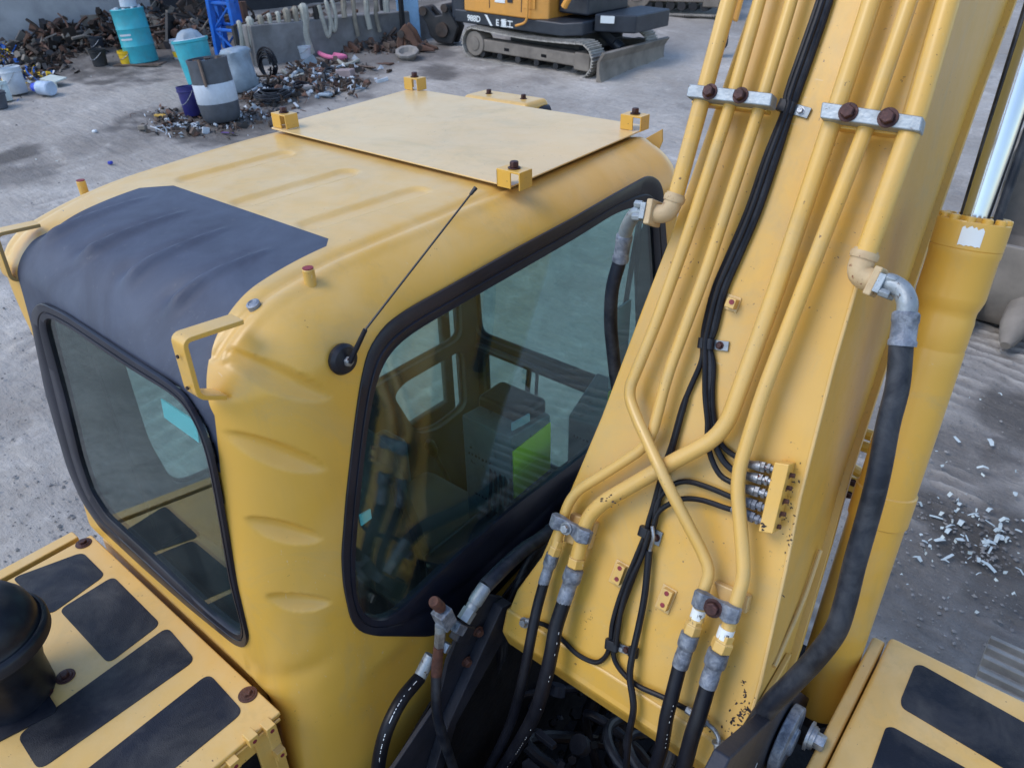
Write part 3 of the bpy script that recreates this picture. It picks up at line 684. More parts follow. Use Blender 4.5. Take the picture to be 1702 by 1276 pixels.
ppipe([(1474, -90), (1450, 0), (1379, 215), (1285, 497), (1232, 640), (1202, 722), (1102, 776), (1002, 834), (976, 860), (960, 925)], .0168, .045, cr=.05)
ppipe([(1540, -90), (1513, 0), (1437, 220), (1331, 490), (1267, 655), (1224, 792), (1235, 925), (1236, 960), (1213, 1035), (1204, 1060)], .0140, .05, cr=.045)
ppipe([(1604, -90), (1577, 0), (1523, 190), (1438, 424)], .0185, .055)
def lclamp(c4, th, h, mat_, name='pipe_clamp', bev=.003):
    P_ = [bp(p[0], p[1], h) for p in c4]; m = MB(); ngon_prism(m, P_, BN * th); return obj(name, m, mat_, BOOM, bevel=bev, seg=2)
def bbolt(px, py, h, r, hh, mat_, name='bolt', parent=None):
    m = MB(); hexbolt(m, bp(px, py, h), -BN, r, hh); return obj(name, m, mat_, parent or BOOM, bevel=.0012)
c1 = lclamp([(1144, 139), (1284, 155), (1280, 177), (1140, 161)], .034, .075, M['zincb'])
lclamp([(1150, 165), (1276, 178), (1274, 186), (1148, 172)], .028, .040, M['boomy'], 'clamp_base')
bbolt(1180, 153, .075, .0115, .014, M['bolt']); bbolt(1231, 159, .075, .0115, .014, M['bolt'])
lclamp([(1366, 169), (1535, 194), (1529, 219), (1362, 196)], .034, .080, M['zincb'])
lclamp([(1390, 205), (1500, 218), (1498, 226), (1388, 213)], .03, .042, M['boomy'], 'clamp_base')
bbolt(1410, 187, .080, .0125, .013, M['bolt']); bbolt(1476, 196, .080, .0128, .014, M['bolt'])
def saddle(cl, cr_, w_, h, thk, mat_, bolt):
    """cast two-pipe clamp: a bar humped over each pipe"""
    A_, B_ = bp(*cl, h), bp(*cr_, h); u = (B_ - A_); L = u.length; u.normalize(); v = BN.cross(u).normalized()
    vs = []; fs = []; n_ = 24
    for i in range(n_ + 1):
        t_ = i / n_; hump = .012 * (math.exp(-((t_ - .17) / .13) ** 2) + math.exp(-((t_ - .80) / .15) ** 2))
        wd = w_ * (1 + .12 * math.cos(2 * math.pi * (t_ - .17) / .63))
        p = A_ + u * L * t_
        for a, b in ((-1, -1), (1, -1), (1, 1), (-1, 1)):
            vs.append(p + v * a * wd / 2 - BN * ((hump + thk / 2) if b > 0 else -thk))
    for i in range(n_):
        for k in range(4): fs.append((4 * i + k, 4 * i + (k + 1) % 4, 4 * i + 4 + (k + 1) % 4, 4 * i + 4 + k))
    fs += [(0, 1, 2, 3), tuple(4 * n_ + 3 - i for i in range(4))]
    m = MB(); m.add(vs, fs); o = obj('pipe_clamp', m, mat_, BOOM, bevel=.003, sharp=50)
    bbolt(bolt[0], bolt[1], h + .008, bolt[2], .013, M['bolt'] if bolt[3] else M['zinc'])
    return o
saddle((917, 861), (981, 895), .030, .060, .010, M['lead'], (941, 878, .011, 0))
saddle((1153, 990), (1229, 1025), .032, .062, .010, M['lead'], (1185, 1010, .0145, 1))
# pads welded behind the clamps
for q_ in ([(948, 852), (990, 870), (978, 914), (936, 900)], [(1186, 966), (1246, 992), (1240, 1020), (1200, 1010)]):
    m = MB(); ngon_prism(m, [bp(*p, .02) for p in q_], BN * .02); obj('clamp_base', m, M['weld'], BOOM, bevel=.003)
# hex nuts, crimp ferrules and flexible hoses below the clamps
def axis(a, b, h): A_, B_ = bp(*a, h), bp(*b, h); return A_, (B_ - A_).normalized()
def fitting(nut, fa, fb, rn, ra, rb, h, mat_=None):
    A_, d = axis(nut, fa, h); m = MB(); lathe(m, [(rn * .8, -.024), (rn * .8, -.008), (rn, -.006), (rn, .014), (rn * .82, .017)], A_, d, 6); obj('pipe_nut', m, M['pipey'], BOOM, bevel=.0015, sharp=30)
    A_, d = axis(fa, fb, h); L = (bp(*fb, h) - A_).length
    m = MB(); lathe(m, [(ra * .8, -.012), (ra, -.010), (ra * 1.04, .012), (ra, .020), (ra * .84, .024), (rb, .030), (rb, L * .6), (rb * 1.05, L * .62), (rb * 1.03, L), (rb * .9, L)], A_, d, 24)
    obj('hose_ferrule', m, mat_ or M['lead'], BOOM)
fitting((923, 912), (917, 927), (903, 970), .0155, .0155, .0125, .04)
fitting((958, 931), (953, 952), (937, 1000), .0205, .021, .0170, .045)
fitting((1152, 1041), (1145, 1060), (1130, 1107), .0185, .019, .0165, .045)
fitting((1201, 1069), (1192, 1090), (1176, 1139), .0215, .0215, .0175, .05)
def bhose(pts, r, h, name='hydraulic_hose', mat_=None, hts=None, n=14, seg=8):
    m = MB(); tube(m, spline([bp(p[0], p[1], hts[i] if hts else h) for i, p in enumerate(pts)], seg), r, n); return obj(name, m, mat_ or M['hose'], BOOM)
HZ = [.04, .05, .06, .055, .03, -.02, -.08, -.14]
bhose([(904, 968), (892, 1013), (882, 1062), (873, 1110), (861, 1160), (845, 1210), (815, 1270), (780, 1330)], .0125, 0, hts=HZ)
bhose([(938, 998), (924, 1042), (917, 1081), (907, 1126), (892, 1178), (869, 1223), (838, 1272), (790, 1340)], .0170, 0, hts=[.045, .055, .06, .055, .03, -.02, -.08, -.14])
bhose([(1130, 1105), (1118, 1152), (1108, 1191), (1100, 1239), (1088, 1280), (1070, 1340)], .0150, 0, hts=[.045, .055, .055, .04, .02, 0])
bhose([(1177, 1137), (1163, 1184), (1150, 1223), (1136, 1276), (1115, 1340)], .0165, 0, hts=[.05, .06, .06, .045, .02])
# white labels on two pipes
for a, b, r_, hh in (((1163, 1011), (1158, 1027), .0140, .045), ((1209, 1043), (1203, 1060), .0154, .05)):
    m = MB(); A_, B_ = bp(*a, hh), bp(*b, hh); lathe(m, [(r_, 0), (r_ + .0004, 0), (r_ + .0004, (B_ - A_).length), (r_, (B_ - A_).length)], A_, B_ - A_, 24); obj('paper_label', m, M['white'], BOOM)
# small printed mark on a label and along the hoses
def prints(pts, hts, r, mat_=M['white'], step=.011, seedv=1):
    rnd = random.Random(seedv); C_ = spline([bp(p[0], p[1], hts[i]) for i, p in enumerate(pts)], 14); m = MB(); acc = 0
    for a, b in zip(C_, C_[1:]):
        acc += (b - a).length
        if acc < step: continue
        acc = 0
        if rnd.random() < .5: continue
        d = (b - a).normalized(); up = (CAM - a).normalized(); up = (up - d * up.dot(d)).normalized(); sd_ = d.cross(up)
        ang = .5; nrm = (up * math.cos(ang) - sd_ * math.sin(ang)); tv = d.cross(nrm)
        c = a + nrm * (r + .0004); l = rnd.uniform(.001, .003); hgt = .0008
        m.add([c - d * l - tv * hgt, c + d * l - tv * hgt, c + d * l + tv * hgt * rnd.uniform(.2, 1), c - d * l + tv * hgt], [(0, 1, 2, 3)])
    tag(obj('hose_print', m, mat_, BOOM, recalc=False), kind='stuff')
prints([(924, 1042), (917, 1081), (907, 1126), (892, 1178), (869, 1223), (838, 1272)], [.055, .06, .055, .03, -.02, -.08], .0172, seedv=2)
prints([(1118, 1152), (1108, 1191), (1100, 1239)], [.055, .055, .04], .0152, seedv=3)
# elbows with flange clamps at the ends of the two outer pipes
def elbow(top, ball, fl, hose_pts, hose_h, rp_, rh, tube_pts, tube_h, fer, fer_r, flip=1):
    T_, Bc, Fl = bp(*top, .05), bp(*ball, .05), bp(*fl, .05)
    m = MB(); tube(m, smooth_path([T_ + (T_ - Bc).normalized() * .01, Bc, Fl], .028, 6), rp_ * 1.16, 16); lathe(m, [(rp_ * 1.3, -.006), (rp_ * 1.36, 0), (rp_ * 1.3, .007)], T_, Bc - T_, 20)
    obj('elbow', m, M['tan'], BOOM)
    d = (Fl - Bc).normalized(); m = MB()
    x, y, z = frame(d, BN)
    box(m, Bc + d * .034, d * .007, x * .028, y * .026); obj('flange_block', m, M['tan'], BOOM, bevel=.003)
    m = MB(); box(m, Bc + d * .046, d * .006, x * .031, y * .017); 
    for a in (-1, 1):
        for b in (-1, 1): lathe(m, [(.0085, 0), (.0085, .016), (.0075, .018)], Bc + d * .051 + x * .022 * a + y * .013 * b, d, 6)
    lathe(m, [(.0185, 0), (.0185, .012), (.0165, .016)], Bc + d * .05, d, 20); obj('flange_clamp', m, M['zincb'], BOOM, bevel=.0015)
    P_ = [Bc + d * .055] + [bp(p[0], p[1], tube_h[i]) for i, p in enumerate(tube_pts)]
    m = MB(); tube(m, spline(P_, 8), rp_ * .92, 16); obj('elbow_tube', m, M['zincb'], BOOM)
    A_, B_ = bp(*fer[0], fer[2]), bp(*fer[1], fer[3]); L = (B_ - A_).length
    m = MB(); lathe(m, [(fer_r * .86, -.004), (fer_r, 0), (fer_r, .012), (fer_r * .94, .016), (fer_r * .94, L - .012), (fer_r * 1.04, L - .008), (fer_r * 1.02, L), (fer_r * .85, L)], A_, B_ - A_, 24); obj('hose_ferrule', m, M['lead'], BOOM)
    m = MB(); tube(m, spline([bp(p[0], p[1], hose_h[i]) for i, p in enumerate(hose_pts)], 10), rh, 18); return obj('hydraulic_hose', m, M['hosed'], BOOM)
elbow((1121, 330), (1111, 357), (1080, 354), [(1031, 430), (1018, 479), (1015, 532), (1019, 585), (1026, 640), (1040, 700)], [-.03, -.05, -.08, -.11, -.14, -.17], .0165, .0160,
      [(1056, 356), (1044, 374), (1038, 392)], [.04, .02, 0], ((1038, 392), (1031, 433), 0., -.03), .0185)
elbow((1437, 424), (1424, 457), (1462, 471), [(1498, 572), (1492, 640), (1476, 705), (1465, 765), (1453, 820), (1437, 878), (1420, 938), (1405, 1000), (1389, 1047), (1358, 1090), (1319, 1132), (1279, 1172), (1247, 1219), (1222, 1262), (1205, 1300)],
      [.07, .07, .07, .07, .07, .07, .07, .07, .07, .06, .05, .04, .02, 0, -.01], 0.0185, .0198, [(1478, 470), (1498, 482), (1508, 503), (1506, 524)], [.06, .065, .07, .07], ((1506, 522), (1499, 575), .07, .07), .0222)
m = MB(); A_, B_ = bp(1232, 1240, -.0), bp(1205, 1290, -.0); cyl(m, A_, B_, .029, 24); obj('hose_ferrule', m, M['lead'], BOOM)
m = MB(); hexbolt(m, bp(1240, 1262, .03), (.3, -.8, .5), .016, .02); obj('bolt', m, M['zinc'], BOOM)
# black electrical hose bundle
hb = .0058
top_ = [(1386, -70), (1371, 0), (1318, 153), (1312, 178), (1282, 262), (1252, 350), (1218, 430), (1196, 482), (1180, 545), (1174, 571)]
for k, (o1, hh, mm) in enumerate(((-9, .010, 'hose'), (-3, .020, 'hose'), (4, .012, 'hosed'), (9, .009, 'hose'))):
    ds = lambda i: o1 * (1.0 if i < 3 else (.62 if i in (3, 9) else 1.0))
    pts = [(p[0] + ds(i), p[1] + ds(i) * .25) for i, p in enumerate(top_)]
    if k == 0: pts += [(1166, 600), (1147, 645), (1133, 680), (1118, 734), (1108, 763), (1095, 806), (1086, 840), (1078, 866), (1074, 884), (1056, 928), (1040, 967), (1028, 999), (1018, 1036), (1014, 1071), (1006, 1091), (989, 1100), (960, 1087), (934, 1062), (908, 1039), (884, 1033)]
    if k == 1: pts += [(1172, 606), (1172, 656), (1176, 700), (1176, 728), (1182, 760), (1198, 790), (1226, 806)]
    if k == 2: pts += [(1180, 610), (1177, 656), (1178, 690), (1186, 731), (1202, 765), (1222, 784), (1232, 788)]
    if k == 3: pts += [(1186, 606), (1184, 650), (1186, 690), (1194, 728), (1208, 748), (1230, 762), (1240, 766)]
    bhose(pts, hb * (1.15 if k == 2 else 1), hh, 'control_hose', M['hose'] if mm == 'hose' else M['hosed'], n=10, seg=6)
bhose([(1141, 660), (1122, 730), (1112, 770), (1099, 812), (1091, 858), (1084, 884), (1064, 930), (1050, 967), (1037, 1002), (1027, 1036), (1021, 1071), (1021, 1094), (1034, 1116), (1060, 1139), (1102, 1158), (1141, 1178), (1160, 1190)], hb, .012, 'control_hose', n=10, seg=6)
bhose([(1088, 862), (1093, 833), (1116, 807), (1141, 800), (1173, 808), (1214, 825), (1230, 832)], hb, .012, 'control_hose', n=10, seg=6)
bhose([(1086, 872), (1093, 853), (1108, 840), (1134, 829), (1167, 831), (1207, 844), (1230, 850)], hb, .020, 'control_hose', n=10, seg=6)
bhose([(1080, 880), (1066, 925), (1052, 955), (1040, 985), (1031, 1020), (1024, 1071)], hb, .024, 'control_hose', n=10, seg=6)
bhose([(1079, 915), (1075, 957), (1072, 985), (1067, 1015), (1060, 1048), (1050, 1094), (1047, 1126), (1053, 1175), (1045, 1222), (1041, 1276), (1040, 1320)], .0078, 0, 'taped_cable', hts=[.02, .02, .02, .02, .02, .03, .03, .03, 0, -.03, -.05], n=10)
# metal end of the small line that curls under the boom foot
m = MB(); tube(m, spline([bp(*p, .02) for p in ((1141, 1178), (1160, 1190), (1176, 1203))]), .0085, 10); tube(m, spline([bp(*p, .02) for p in ((1174, 1201), (1187, 1212), (1194, 1225), (1194, 1236))]), .005, 10); hexbolt(m, bp(1194, 1232, .02), bp(1194, 1245, .02) - bp(1194, 1232, .02), .010, .02); obj('line_end', m, M['zinc'], BOOM)
m = MB(); cyl(m, bp(892, 1036, .012), bp(876, 1031, .012), .008, 12); hexbolt(m, bp(872, 1034, .01), -BN, .010, .012); obj('line_end', m, M['zinc'], BOOM)
# clips that hold the bundle
def clip(c, tabc, wrap_r, bolt_mat, ang=.1, tabw=(.018, .010), h=.03):
    C_ = bp(*c, h * .4); T_ = bp(*tabc, .004); u = (bp(*tabc, 0) - bp(*c, 0)).normalized(); v = BN.cross(u).normalized()
    m = MB(); P_ = closed_smooth([C_ - u * wrap_r - BN * wrap_r * .6, C_ + u * wrap_r - BN * wrap_r * .6, C_ + u * wrap_r + BN * wrap_r * .5, C_ - u * wrap_r + BN * wrap_r * .5], .008, 4)
    ngon_prism(m, [p - v * .011 for p in P_], v * .022); obj('cable_strap', m, M['black'], BOOM, bevel=.001)
    m = MB(); box(m, T_, u * tabw[0], v * tabw[1], BN * .0025); obj('cable_clip', m, M['zincb'], BOOM, bevel=.001)
    m = MB(); hexbolt(m, T_ - BN * .0025, -BN, .0062, .007); obj('bolt', m, bolt_mat, BOOM)
clip((1307, 178), (1331, 185), .017, M['zinc']); clip((1174, 571), (1197, 574), .017, M['bolt'])
clip((1075, 885), (1092, 893), .018, M['bolt'], tabw=(.010, .016)); clip((1018, 1071), (1034, 1077), .017, M['zinc'], tabw=(.016, .009)); clip((1053, 1083), (1042, 1079), .012, M['bolt'], tabw=(.012, .008))
m = MB(); tube(m, spline([bp(1084, 874, .03), bp(1086, 892, .03), bp(1083, 905, .025), bp(1079, 920, .02)]), [.004] * 24 + [.006], 8); obj('cable_eye', m, M['zinc'], BOOM)
# little tapped blocks
def block(px, py, w_, h_, th, holes, ax=(1236, 0, 1121, 335)):
    c = bp(px, py, th / 2); u = (bp(ax[0], ax[1]) - bp(ax[2], ax[3])).normalized(); v = BN.cross(u).normalized()
    m = MB(); box(m, c, u * h_, v * w_, BN * th / 2); o = obj('tapped_block', m, M['pipey'], BOOM, bevel=.0015)
    m = MB(); box(m, bp(px, py, .001), u * (h_ + .006), v * (w_ + .006), BN * .0025); obj('weld_pad', m, M['weld'], BOOM, bevel=.002)
    for hx, hy in holes:
        m = MB(); lathe(m, [(.0052, 0), (.0052, .0012), (.002, .0013)], bp(hx, hy, th), -BN, 14); obj('thread_cap', m, M['redcap'], BOOM)
block(1217, 504, .010, .010, .024, [(1216, 502)])
block(1029, 953, .0115, .023, .018, [(1030, 944), (1025, 962)]); block(1107, 995, .0115, .023, .018, [(1108, 986), (1101, 1005)])
# bracket with five bulkhead fittings
br = [(1287, 768), (1312, 772), (1284, 887), (1260, 883)]
m = MB(); ngon_prism(m, [bp(*p, .045) for p in br], BN * .046); obj('bulkhead_bracket', m, M['boomy'], BOOM, bevel=.002)
for a, b, nz in (((1250, 772), (1284, 779), 1), ((1245, 791), (1280, 800), 1), ((1238, 811), (1275, 821), 1), ((1234, 832), (1270, 843), 0), ((1232, 851), (1265, 865), 0)):
    A_, B_ = bp(*a, .022), bp(*b, .022); L = (B_ - A_).length; d = B_ - A_; m = MB()
    lathe(m, [(.0075, -.02), (.0085, 0), (.0105, L * .3), (.0105, L * .45), (.008, L * .46), (.008, L * .55)], A_, d, 14); lathe(m, [(.0115, L * .48), (.0115, L * .66)], A_, d, 6); lathe(m, [(.007, L * .6), (.007, L * 1.1)], A_, d, 12); lathe(m, [(.0105, L * .78), (.0105, L * .92)], A_, d, 6)
    obj('hose_fitting', m, M['zinc'] if nz else M['lead'], BOOM, sharp=30)
for px, py in ((1311, 788), (1306, 809), (1301, 831), (1296, 852), (1288, 873)):
    A_ = bp(px - 4, py, .022); d = bp(px + 12, py + 3, .022) - A_; m = MB(); lathe(m, [(.009, 0), (.009, .006), (.005, .007), (.005, .016)], A_, d, 6); obj('bulkhead_nut', m, M['rusty'], BOOM)
# chips in the paint
m = MB(); rc = random.Random(4)
def chip(px, py, s_, h=.0007, asp=2.0, ang=None):
    c = bp(px, py, h); a = rc.uniform(0, 3.14) if ang is None else ang; k_ = 7; vs = []
    for i in range(k_):
        t_ = 2 * math.pi * i / k_; r_ = s_ * rc.uniform(.5, 1.2); x_, y_ = r_ * math.cos(t_) * asp, r_ * math.sin(t_)
        vs.append(c + Vector((1, 0, 0)) * (x_ * math.cos(a) - y_ * math.sin(a)) + BD * (x_ * math.sin(a) + y_ * math.cos(a)))
    m.add(vs, [tuple(range(k_))])
for i in range(34):
    t_ = rc.random(); chip(1250 - 45 * t_ + rc.gauss(0, 5), 1170 + 48 * t_ + rc.gauss(0, 7), rc.uniform(.0008, .0028))
for i in range(22): chip(rc.gauss(1237, 3), 1130 + rc.random() * 80, rc.uniform(.0008, .002))
for px, py in ((1330, 770), (1302, 990), (1319, 870), (1311, 905), (1305, 918), (1180, 1215), (1328, 800), (1213, 1180)): chip(px, py, rc.uniform(.0012, .0026))
for i in range(26): chip(rc.gauss(1312, 6), rc.uniform(800, 900), rc.uniform(.0006, .0018))
for i in range(8): chip(rc.gauss(1268, 3), rc.uniform(868, 884), rc.uniform(.001, .0026), .0457)
for i in range(12): chip(rc.gauss(1012, 8), rc.gauss(829, 4), rc.uniform(.0008, .0024), .0622, ang=.6)
for i in range(14): chip(rc.gauss(978, 7), rc.gauss(1024, 5), rc.uniform(.0005, .001))
tag(obj('paint_chips', m, M['chip'], BOOM, recalc=False), kind='stuff')
# ---------------------------------------------------------------- lift cylinder beside the boom
cb = Vector((-.205, 1.66, 1.52)); ch = Vector((-.208, 1.66, 3.02))
ctop = onx(1620, 366, -.214); cbot = onx(1362, 1155, -.188)
ca = (ctop - cbot).normalized(); CLn = (ctop - cbot).length
R0 = .0605
def proj(v):
    d = R.transposed() @ (Vector(v) - CAM); return CX + F * d.x / d.z, CY + F * d.y / d.z
def cfr(py):
    lo, hi = -.3, 1.3
    for _ in range(40):
        mi = (lo + hi) / 2
        if proj(cbot.lerp(ctop, mi))[1] > py: lo = mi
        else: hi = mi
    return lo * CLn
m = MB(); lathe(m, [(R0 * .9, -.04), (R0 * 1.0, -.03), (R0 * 1.02, .0), (R0, .02), (R0, cfr(980)), (R0 * .99, cfr(700)), (R0 * .98, cfr(600)), (R0 * .975, cfr(577)), (R0 * .955, cfr(574)), (R0 * .955, cfr(571)), (R0 * .965, cfr(569)), (R0 * .97, cfr(528)), (R0 * .94, cfr(520)), (R0 * .94, cfr(510)), (R0 * .98, cfr(505)), (R0 * 1.055, cfr(492)), (R0 * 1.065, cfr(486)), (R0 * 1.05, cfr(424)), (R0 * 1.08, cfr(420)), (R0 * 1.08, cfr(411))], cbot, ca, 64)
CYL = obj('lift_cylinder', m, M['yellow'], EX, sharp=25)
m = MB(); lathe(m, [(R0 * 1.06, cfr(411)), (R0 * 1.08, cfr(409)), (R0 * 1.08, cfr(368)), (R0 * 1.06, cfr(366)), (R0 * .55, cfr(366)), (R0 * .53, cfr(360)), (.03, cfr(360))], cbot, ca, 64); obj('cylinder_head', m, M['yellow'], CYL, sharp=25)
x_, y_, _z = frame(ca)
for k in range(12):
    a = 2 * math.pi * k / 12; m = MB(); lathe(m, [(.010, -.01), (.010, .007), (.0085, .009)], cbot + ca * CLn + (x_ * math.cos(a) + y_ * math.sin(a)) * R0 * .915, ca, 14); obj('head_bolt', m, M['yellow'], CYL)
m = MB(); cyl(m, cbot + ca * CLn * .98, cbot + ca * (CLn + 1.1), .0265, 48); obj('piston_rod', m, M['chrome'], CYL)
lab = []
vw = (CAM - (cbot + ca * CLn * .92)).normalized(); vw = (vw - ca * vw.dot(ca)).normalized(); sdv = ca.cross(vw)
m = MB(); nn_ = 10; rl = R0 * 1.08 + .0009; vs = []
jag = [0, .004, -.002, .003, .006, .001, .005, -.002, .002, .004, -.003]
for i in range(nn_ + 1):
    a = math.radians(-14 + 34 * i / nn_); d_ = vw * math.cos(a) + sdv * math.sin(a)
    vs += [cbot + ca * (cfr(404) + .3 * jag[-i - 1]) + d_ * rl, cbot + ca * (cfr(376) + .8 * jag[i]) + d_ * rl]
m.add(vs, [(2 * i, 2 * i + 2, 2 * i + 3, 2 * i + 1) for i in range(nn_)]); obj('torn_label', m, M['white'], CYL, recalc=False)
# band with a bolted tab, hoses running beside the rod, links between boom and cylinder
m = MB(); lathe(m, [(R0 * .99, cfr(862)), (R0 * 1.06, cfr(860)), (R0 * 1.06, cfr(812)), (R0 * .99, cfr(810))], cbot, ca, 48); obj('cylinder_band', m, M['yellow'], CYL)
tc = bp(1412, 806, .02); m = MB(); 
Pq = [onpl(*p, (0, 1.58, 0), (0, 1, -.2)) for p in ((1405, 790), (1427, 795), (1417, 829), (1394, 827))]
ngon_prism(m, Pq, (0, .012, 0)); obj('band_tab', m, M['yellow'], CYL, bevel=.002)
for p in ((1418, 802), (1411, 822)):
    m = MB(); hexbolt(m, onpl(*p, (0, 1.578, 0), (0, 1, -.2)), (0, -1, .2), .009, .008); obj('bolt', m, M['bolt'], CYL)
for z0, z1 in ((705, 716), (728, 738), (765, 790)):
    m = MB(); tube(m, [onpl(1395, z0, (0, 1.80, 0), (0, 1, 0)), onpl(1450, z1 + 8, (0, 1.80, 0), (0, 1, 0))], .015, 10); obj('cross_link', m, M['yellow'], CYL)
for ln_ in (((1600, 366), (1650, 200), (1712, 0), (1740, -90)), ((1655, 376), (1702, 238), (1775, 20))):
    m = MB(); tube(m, [ony(p[0], p[1], 1.66 + .05 * i) for i, p in enumerate(ln_)], .0085, 10); obj('cylinder_line', m, M['hosed'], CYL)
m = MB(); lathe(m, [(.05, -.09), (.06, -.02), (.045, 0)], cbot, ca, 24); lathe(m, [(.06, -.08), (.06, .08)], cbot - ca * .09 , (1, 0, 0), 24); obj('cylinder_eye', m, M['dark'], CYL)
# ---------------------------------------------------------------- engine hood behind the cab
HZ_ = 2.15
def hp(px, py, dz=0.): return onz(px, py, HZ_ + dz)
hx0 = hp(147, 885).x; hx1 = hp(469, 1180).x; hy = hp(469, 1180).y
m = MB(); abox(m, (hx0 + .012, -.55, HZ_ - .012), (hx1, hy - .004, HZ_)); HOOD = obj('engine_hood', m, M['hood'], EX, bevel=.004)
m = MB(); abox(m, (hx0 - .05, -.60, HZ_ - .9), (hx0 - .012, hy - .03, HZ_ - .004)); obj('hood_side_rail', m, M['hood'], HOOD, bevel=.004)
m = MB(); abox(m, (hx0 + .0, -.55, HZ_ - .9), (hx1 - .05, hy - .05, HZ_ - .06)); obj('engine_bay', m, M['grime'], HOOD)
m = MB(); abox(m, (hx0, hy - .045, HZ_ - .9), (hx1 + .0, hy - .02, HZ_ - .014)); obj('hood_front_panel', m, M['hood'], HOOD, bevel=.003)
m = MB(); abox(m, (hx1 - .012, hy - .075, HZ_ - .9), (hx1 - .002, hy - .02, HZ_ - .013)); abox(m, (hx1 - .03, -.55, HZ_ - .075), (hx1 - .012, hy - .02, HZ_ - .013)); abox(m, (hx1 - .002, -.55, HZ_ - .02), (hx1 + .004, hy - .01, HZ_ - .012)); obj('hood_end_frame', m, M['hood'], HOOD, bevel=.002)
m = MB(); abox(m, (hx0 - .0, hy + .02, 1.3), (hx1 - .16, hy + .045, 2.11)); obj('rear_cowl', m, M['hood'], HOOD, bevel=.004)
for px, py in ((446, 1208), (417, 1225), (463, 1248), (386, 1266)):
    c = onx(px, py, hx1 + .004); m = MB(); abox(m, (c.x - .014, c.y - .011, c.z - .013), (c.x + .014, c.y + .011, c.z + .013)); obj('tapped_block', m, M['hood'], HOOD, bevel=.0015)
    m = MB(); lathe(m, [(.0048, 0), (.0048, .0012), (.001, .0013)], (c.x + .014, c.y, c.z), (1, 0, 0), 14); obj('thread_cap', m, M['redcap'], HOOD)
def hpad(pts, r=.022, par=None, z=HZ_, name='grip_pad'):
    P_ = [onz(p[0], p[1], z + .0015) for p in pts]; m = MB(); ngon_prism(m, closed_smooth(P_, r, 5), (0, 0, -.003)); return obj(name, m, M['pad'], par)
hpad([(137, 917), (175, 955), (83, 1021), (20, 960)], .02, HOOD)
hpad([(188, 957), (267, 1036), (180, 1102), (98, 1013)], .02, HOOD)
hpad([(278, 1041), (325, 1096), (60, 1285), (-20, 1340), (-70, 1290), (28, 1222)], .02, HOOD) if False else hpad([(278, 1041), (325, 1096), (64, 1280), (28, 1222)], .022, HOOD)
hpad([(347, 1118), (405, 1182), (150, 1390), (90, 1320)], .022, HOOD)
for px, py in ((139, 903), (109, 1124), (412, 1154)):
    m = MB(); c = hp(px, py); lathe(m, [(.021, 0), (.021, .0025), (.015, .003), (.015, .005)], c, (0, 0, 1), 24); hexbolt(m, c + Vector((0, 0, .003)), (0, 0, 1), .010, .009, False); obj('hood_bolt', m, M['bolt'] if px != 412 else M['rusty'], HOOD, bevel=.001)
# air pre-cleaner: bolted foot, bowl, brim and dome
pc = hp(-18, 1185); pc.z = HZ_
m = MB(); ngon_prism(m, closed_smooth([hp(98, 1180, .004), hp(52, 1110, .004), hp(-60, 1150, .004), hp(-60, 1260, .004)], .02), (0, 0, -.004)); obj('precleaner_foot', m, M['black'], HOOD)
m = MB(); hexbolt(m, hp(79, 1150, .004), (0, 0, 1), .009, .009); obj('bolt', m, M['bolt'], HOOD)
dcz = 2.345; dc = onz(-34, 1056, dcz); Rb = (onz(72, 1044, dcz) - dc).length
m = MB(); lathe(m, [(Rb * .66, -.20), (Rb * .66, -.12), (Rb * .74, -.07), (Rb * .9, -.035), (Rb * .98, -.028)], dc, (0, 0, 1), 56); obj('precleaner_bowl', m, M['black'], HOOD)
m = MB(); lathe(m, [(Rb * .9, -.030), (Rb, -.026), (Rb * 1.005, -.004), (Rb * .97, .004), (Rb * .93, .006), (Rb * .91, .002), (Rb * .89, .004), (Rb * .885, .022), (Rb * .84, .046), (Rb * .72, .070), (Rb * .5, .089), (Rb * .2, .099), (.001, .100)], dc, (0, 0, 1), 72); obj('precleaner_dome', m, M['black'], HOOD, sharp=60)
# ---------------------------------------------------------------- tank box on the right
TZ = 2.1
def tp(px, py, dz=0.): return onz(px, py, TZ + dz)
c0 = tp(1481, 1055)
m = MB(); abox(m, (c0.x, .1, 1.1), (c0.x + .9, c0.y, TZ)); TANK = obj('fuel_tank', m, M['hood'], EX, bevel=.012, seg=3)
m = MB(); abox(m, (c0.x - .034, .1, 1.1), (c0.x - .004, c0.y - .012, TZ - .014)); obj('tank_side_plate', m, M['hood'], TANK, bevel=.008, seg=3)
hpad([(1520, 1105), (1532, 1104), (1760, 1232), (1760, 1330), (1499, 1175), (1497, 1162)], .015, TANK, TZ)
hpad([(1472, 1208), (1484, 1207), (1640, 1295), (1600, 1380), (1440, 1300)], .015, TANK, TZ)
# ---------------------------------------------------------------- mast bracket at the boom foot
def epoly(pts, x, th, name, mat_, bev=.004):
    m = MB(); ngon_prism(m, [onx(p[0], p[1], x) for p in pts], (-th, 0, 0)); return obj(name, m, mat_, EX, bevel=bev)
epoly([(1332, 1150), (1350, 1163), (1348, 1190), (1310, 1250), (1290, 1330), (1180, 1330), (1215, 1260)], -.20, .03, 'mast_plate', M['dark'])
dcx = onx(1322, 1235, -.165); m = MB(); lathe(m, [(.075, 0), (.075, .022), (.03, .023), (.03, .030)], dcx - Vector((.03, 0, 0)), (1, 0, 0), 40); obj('pin_disc', m, M['lead'], EX, bevel=.003)
m = MB(); pcx = onx(1352, 1226, -.14); lathe(m, [(.032, 0), (.032, .006), (.026, .007), (.026, .012)], pcx - Vector((.012, 0, 0)), (1, 0, 0), 28); hexbolt(m, pcx, (1, 0, 0), .018, .024); obj('pin_bolt', m, M['zinc'], EX)
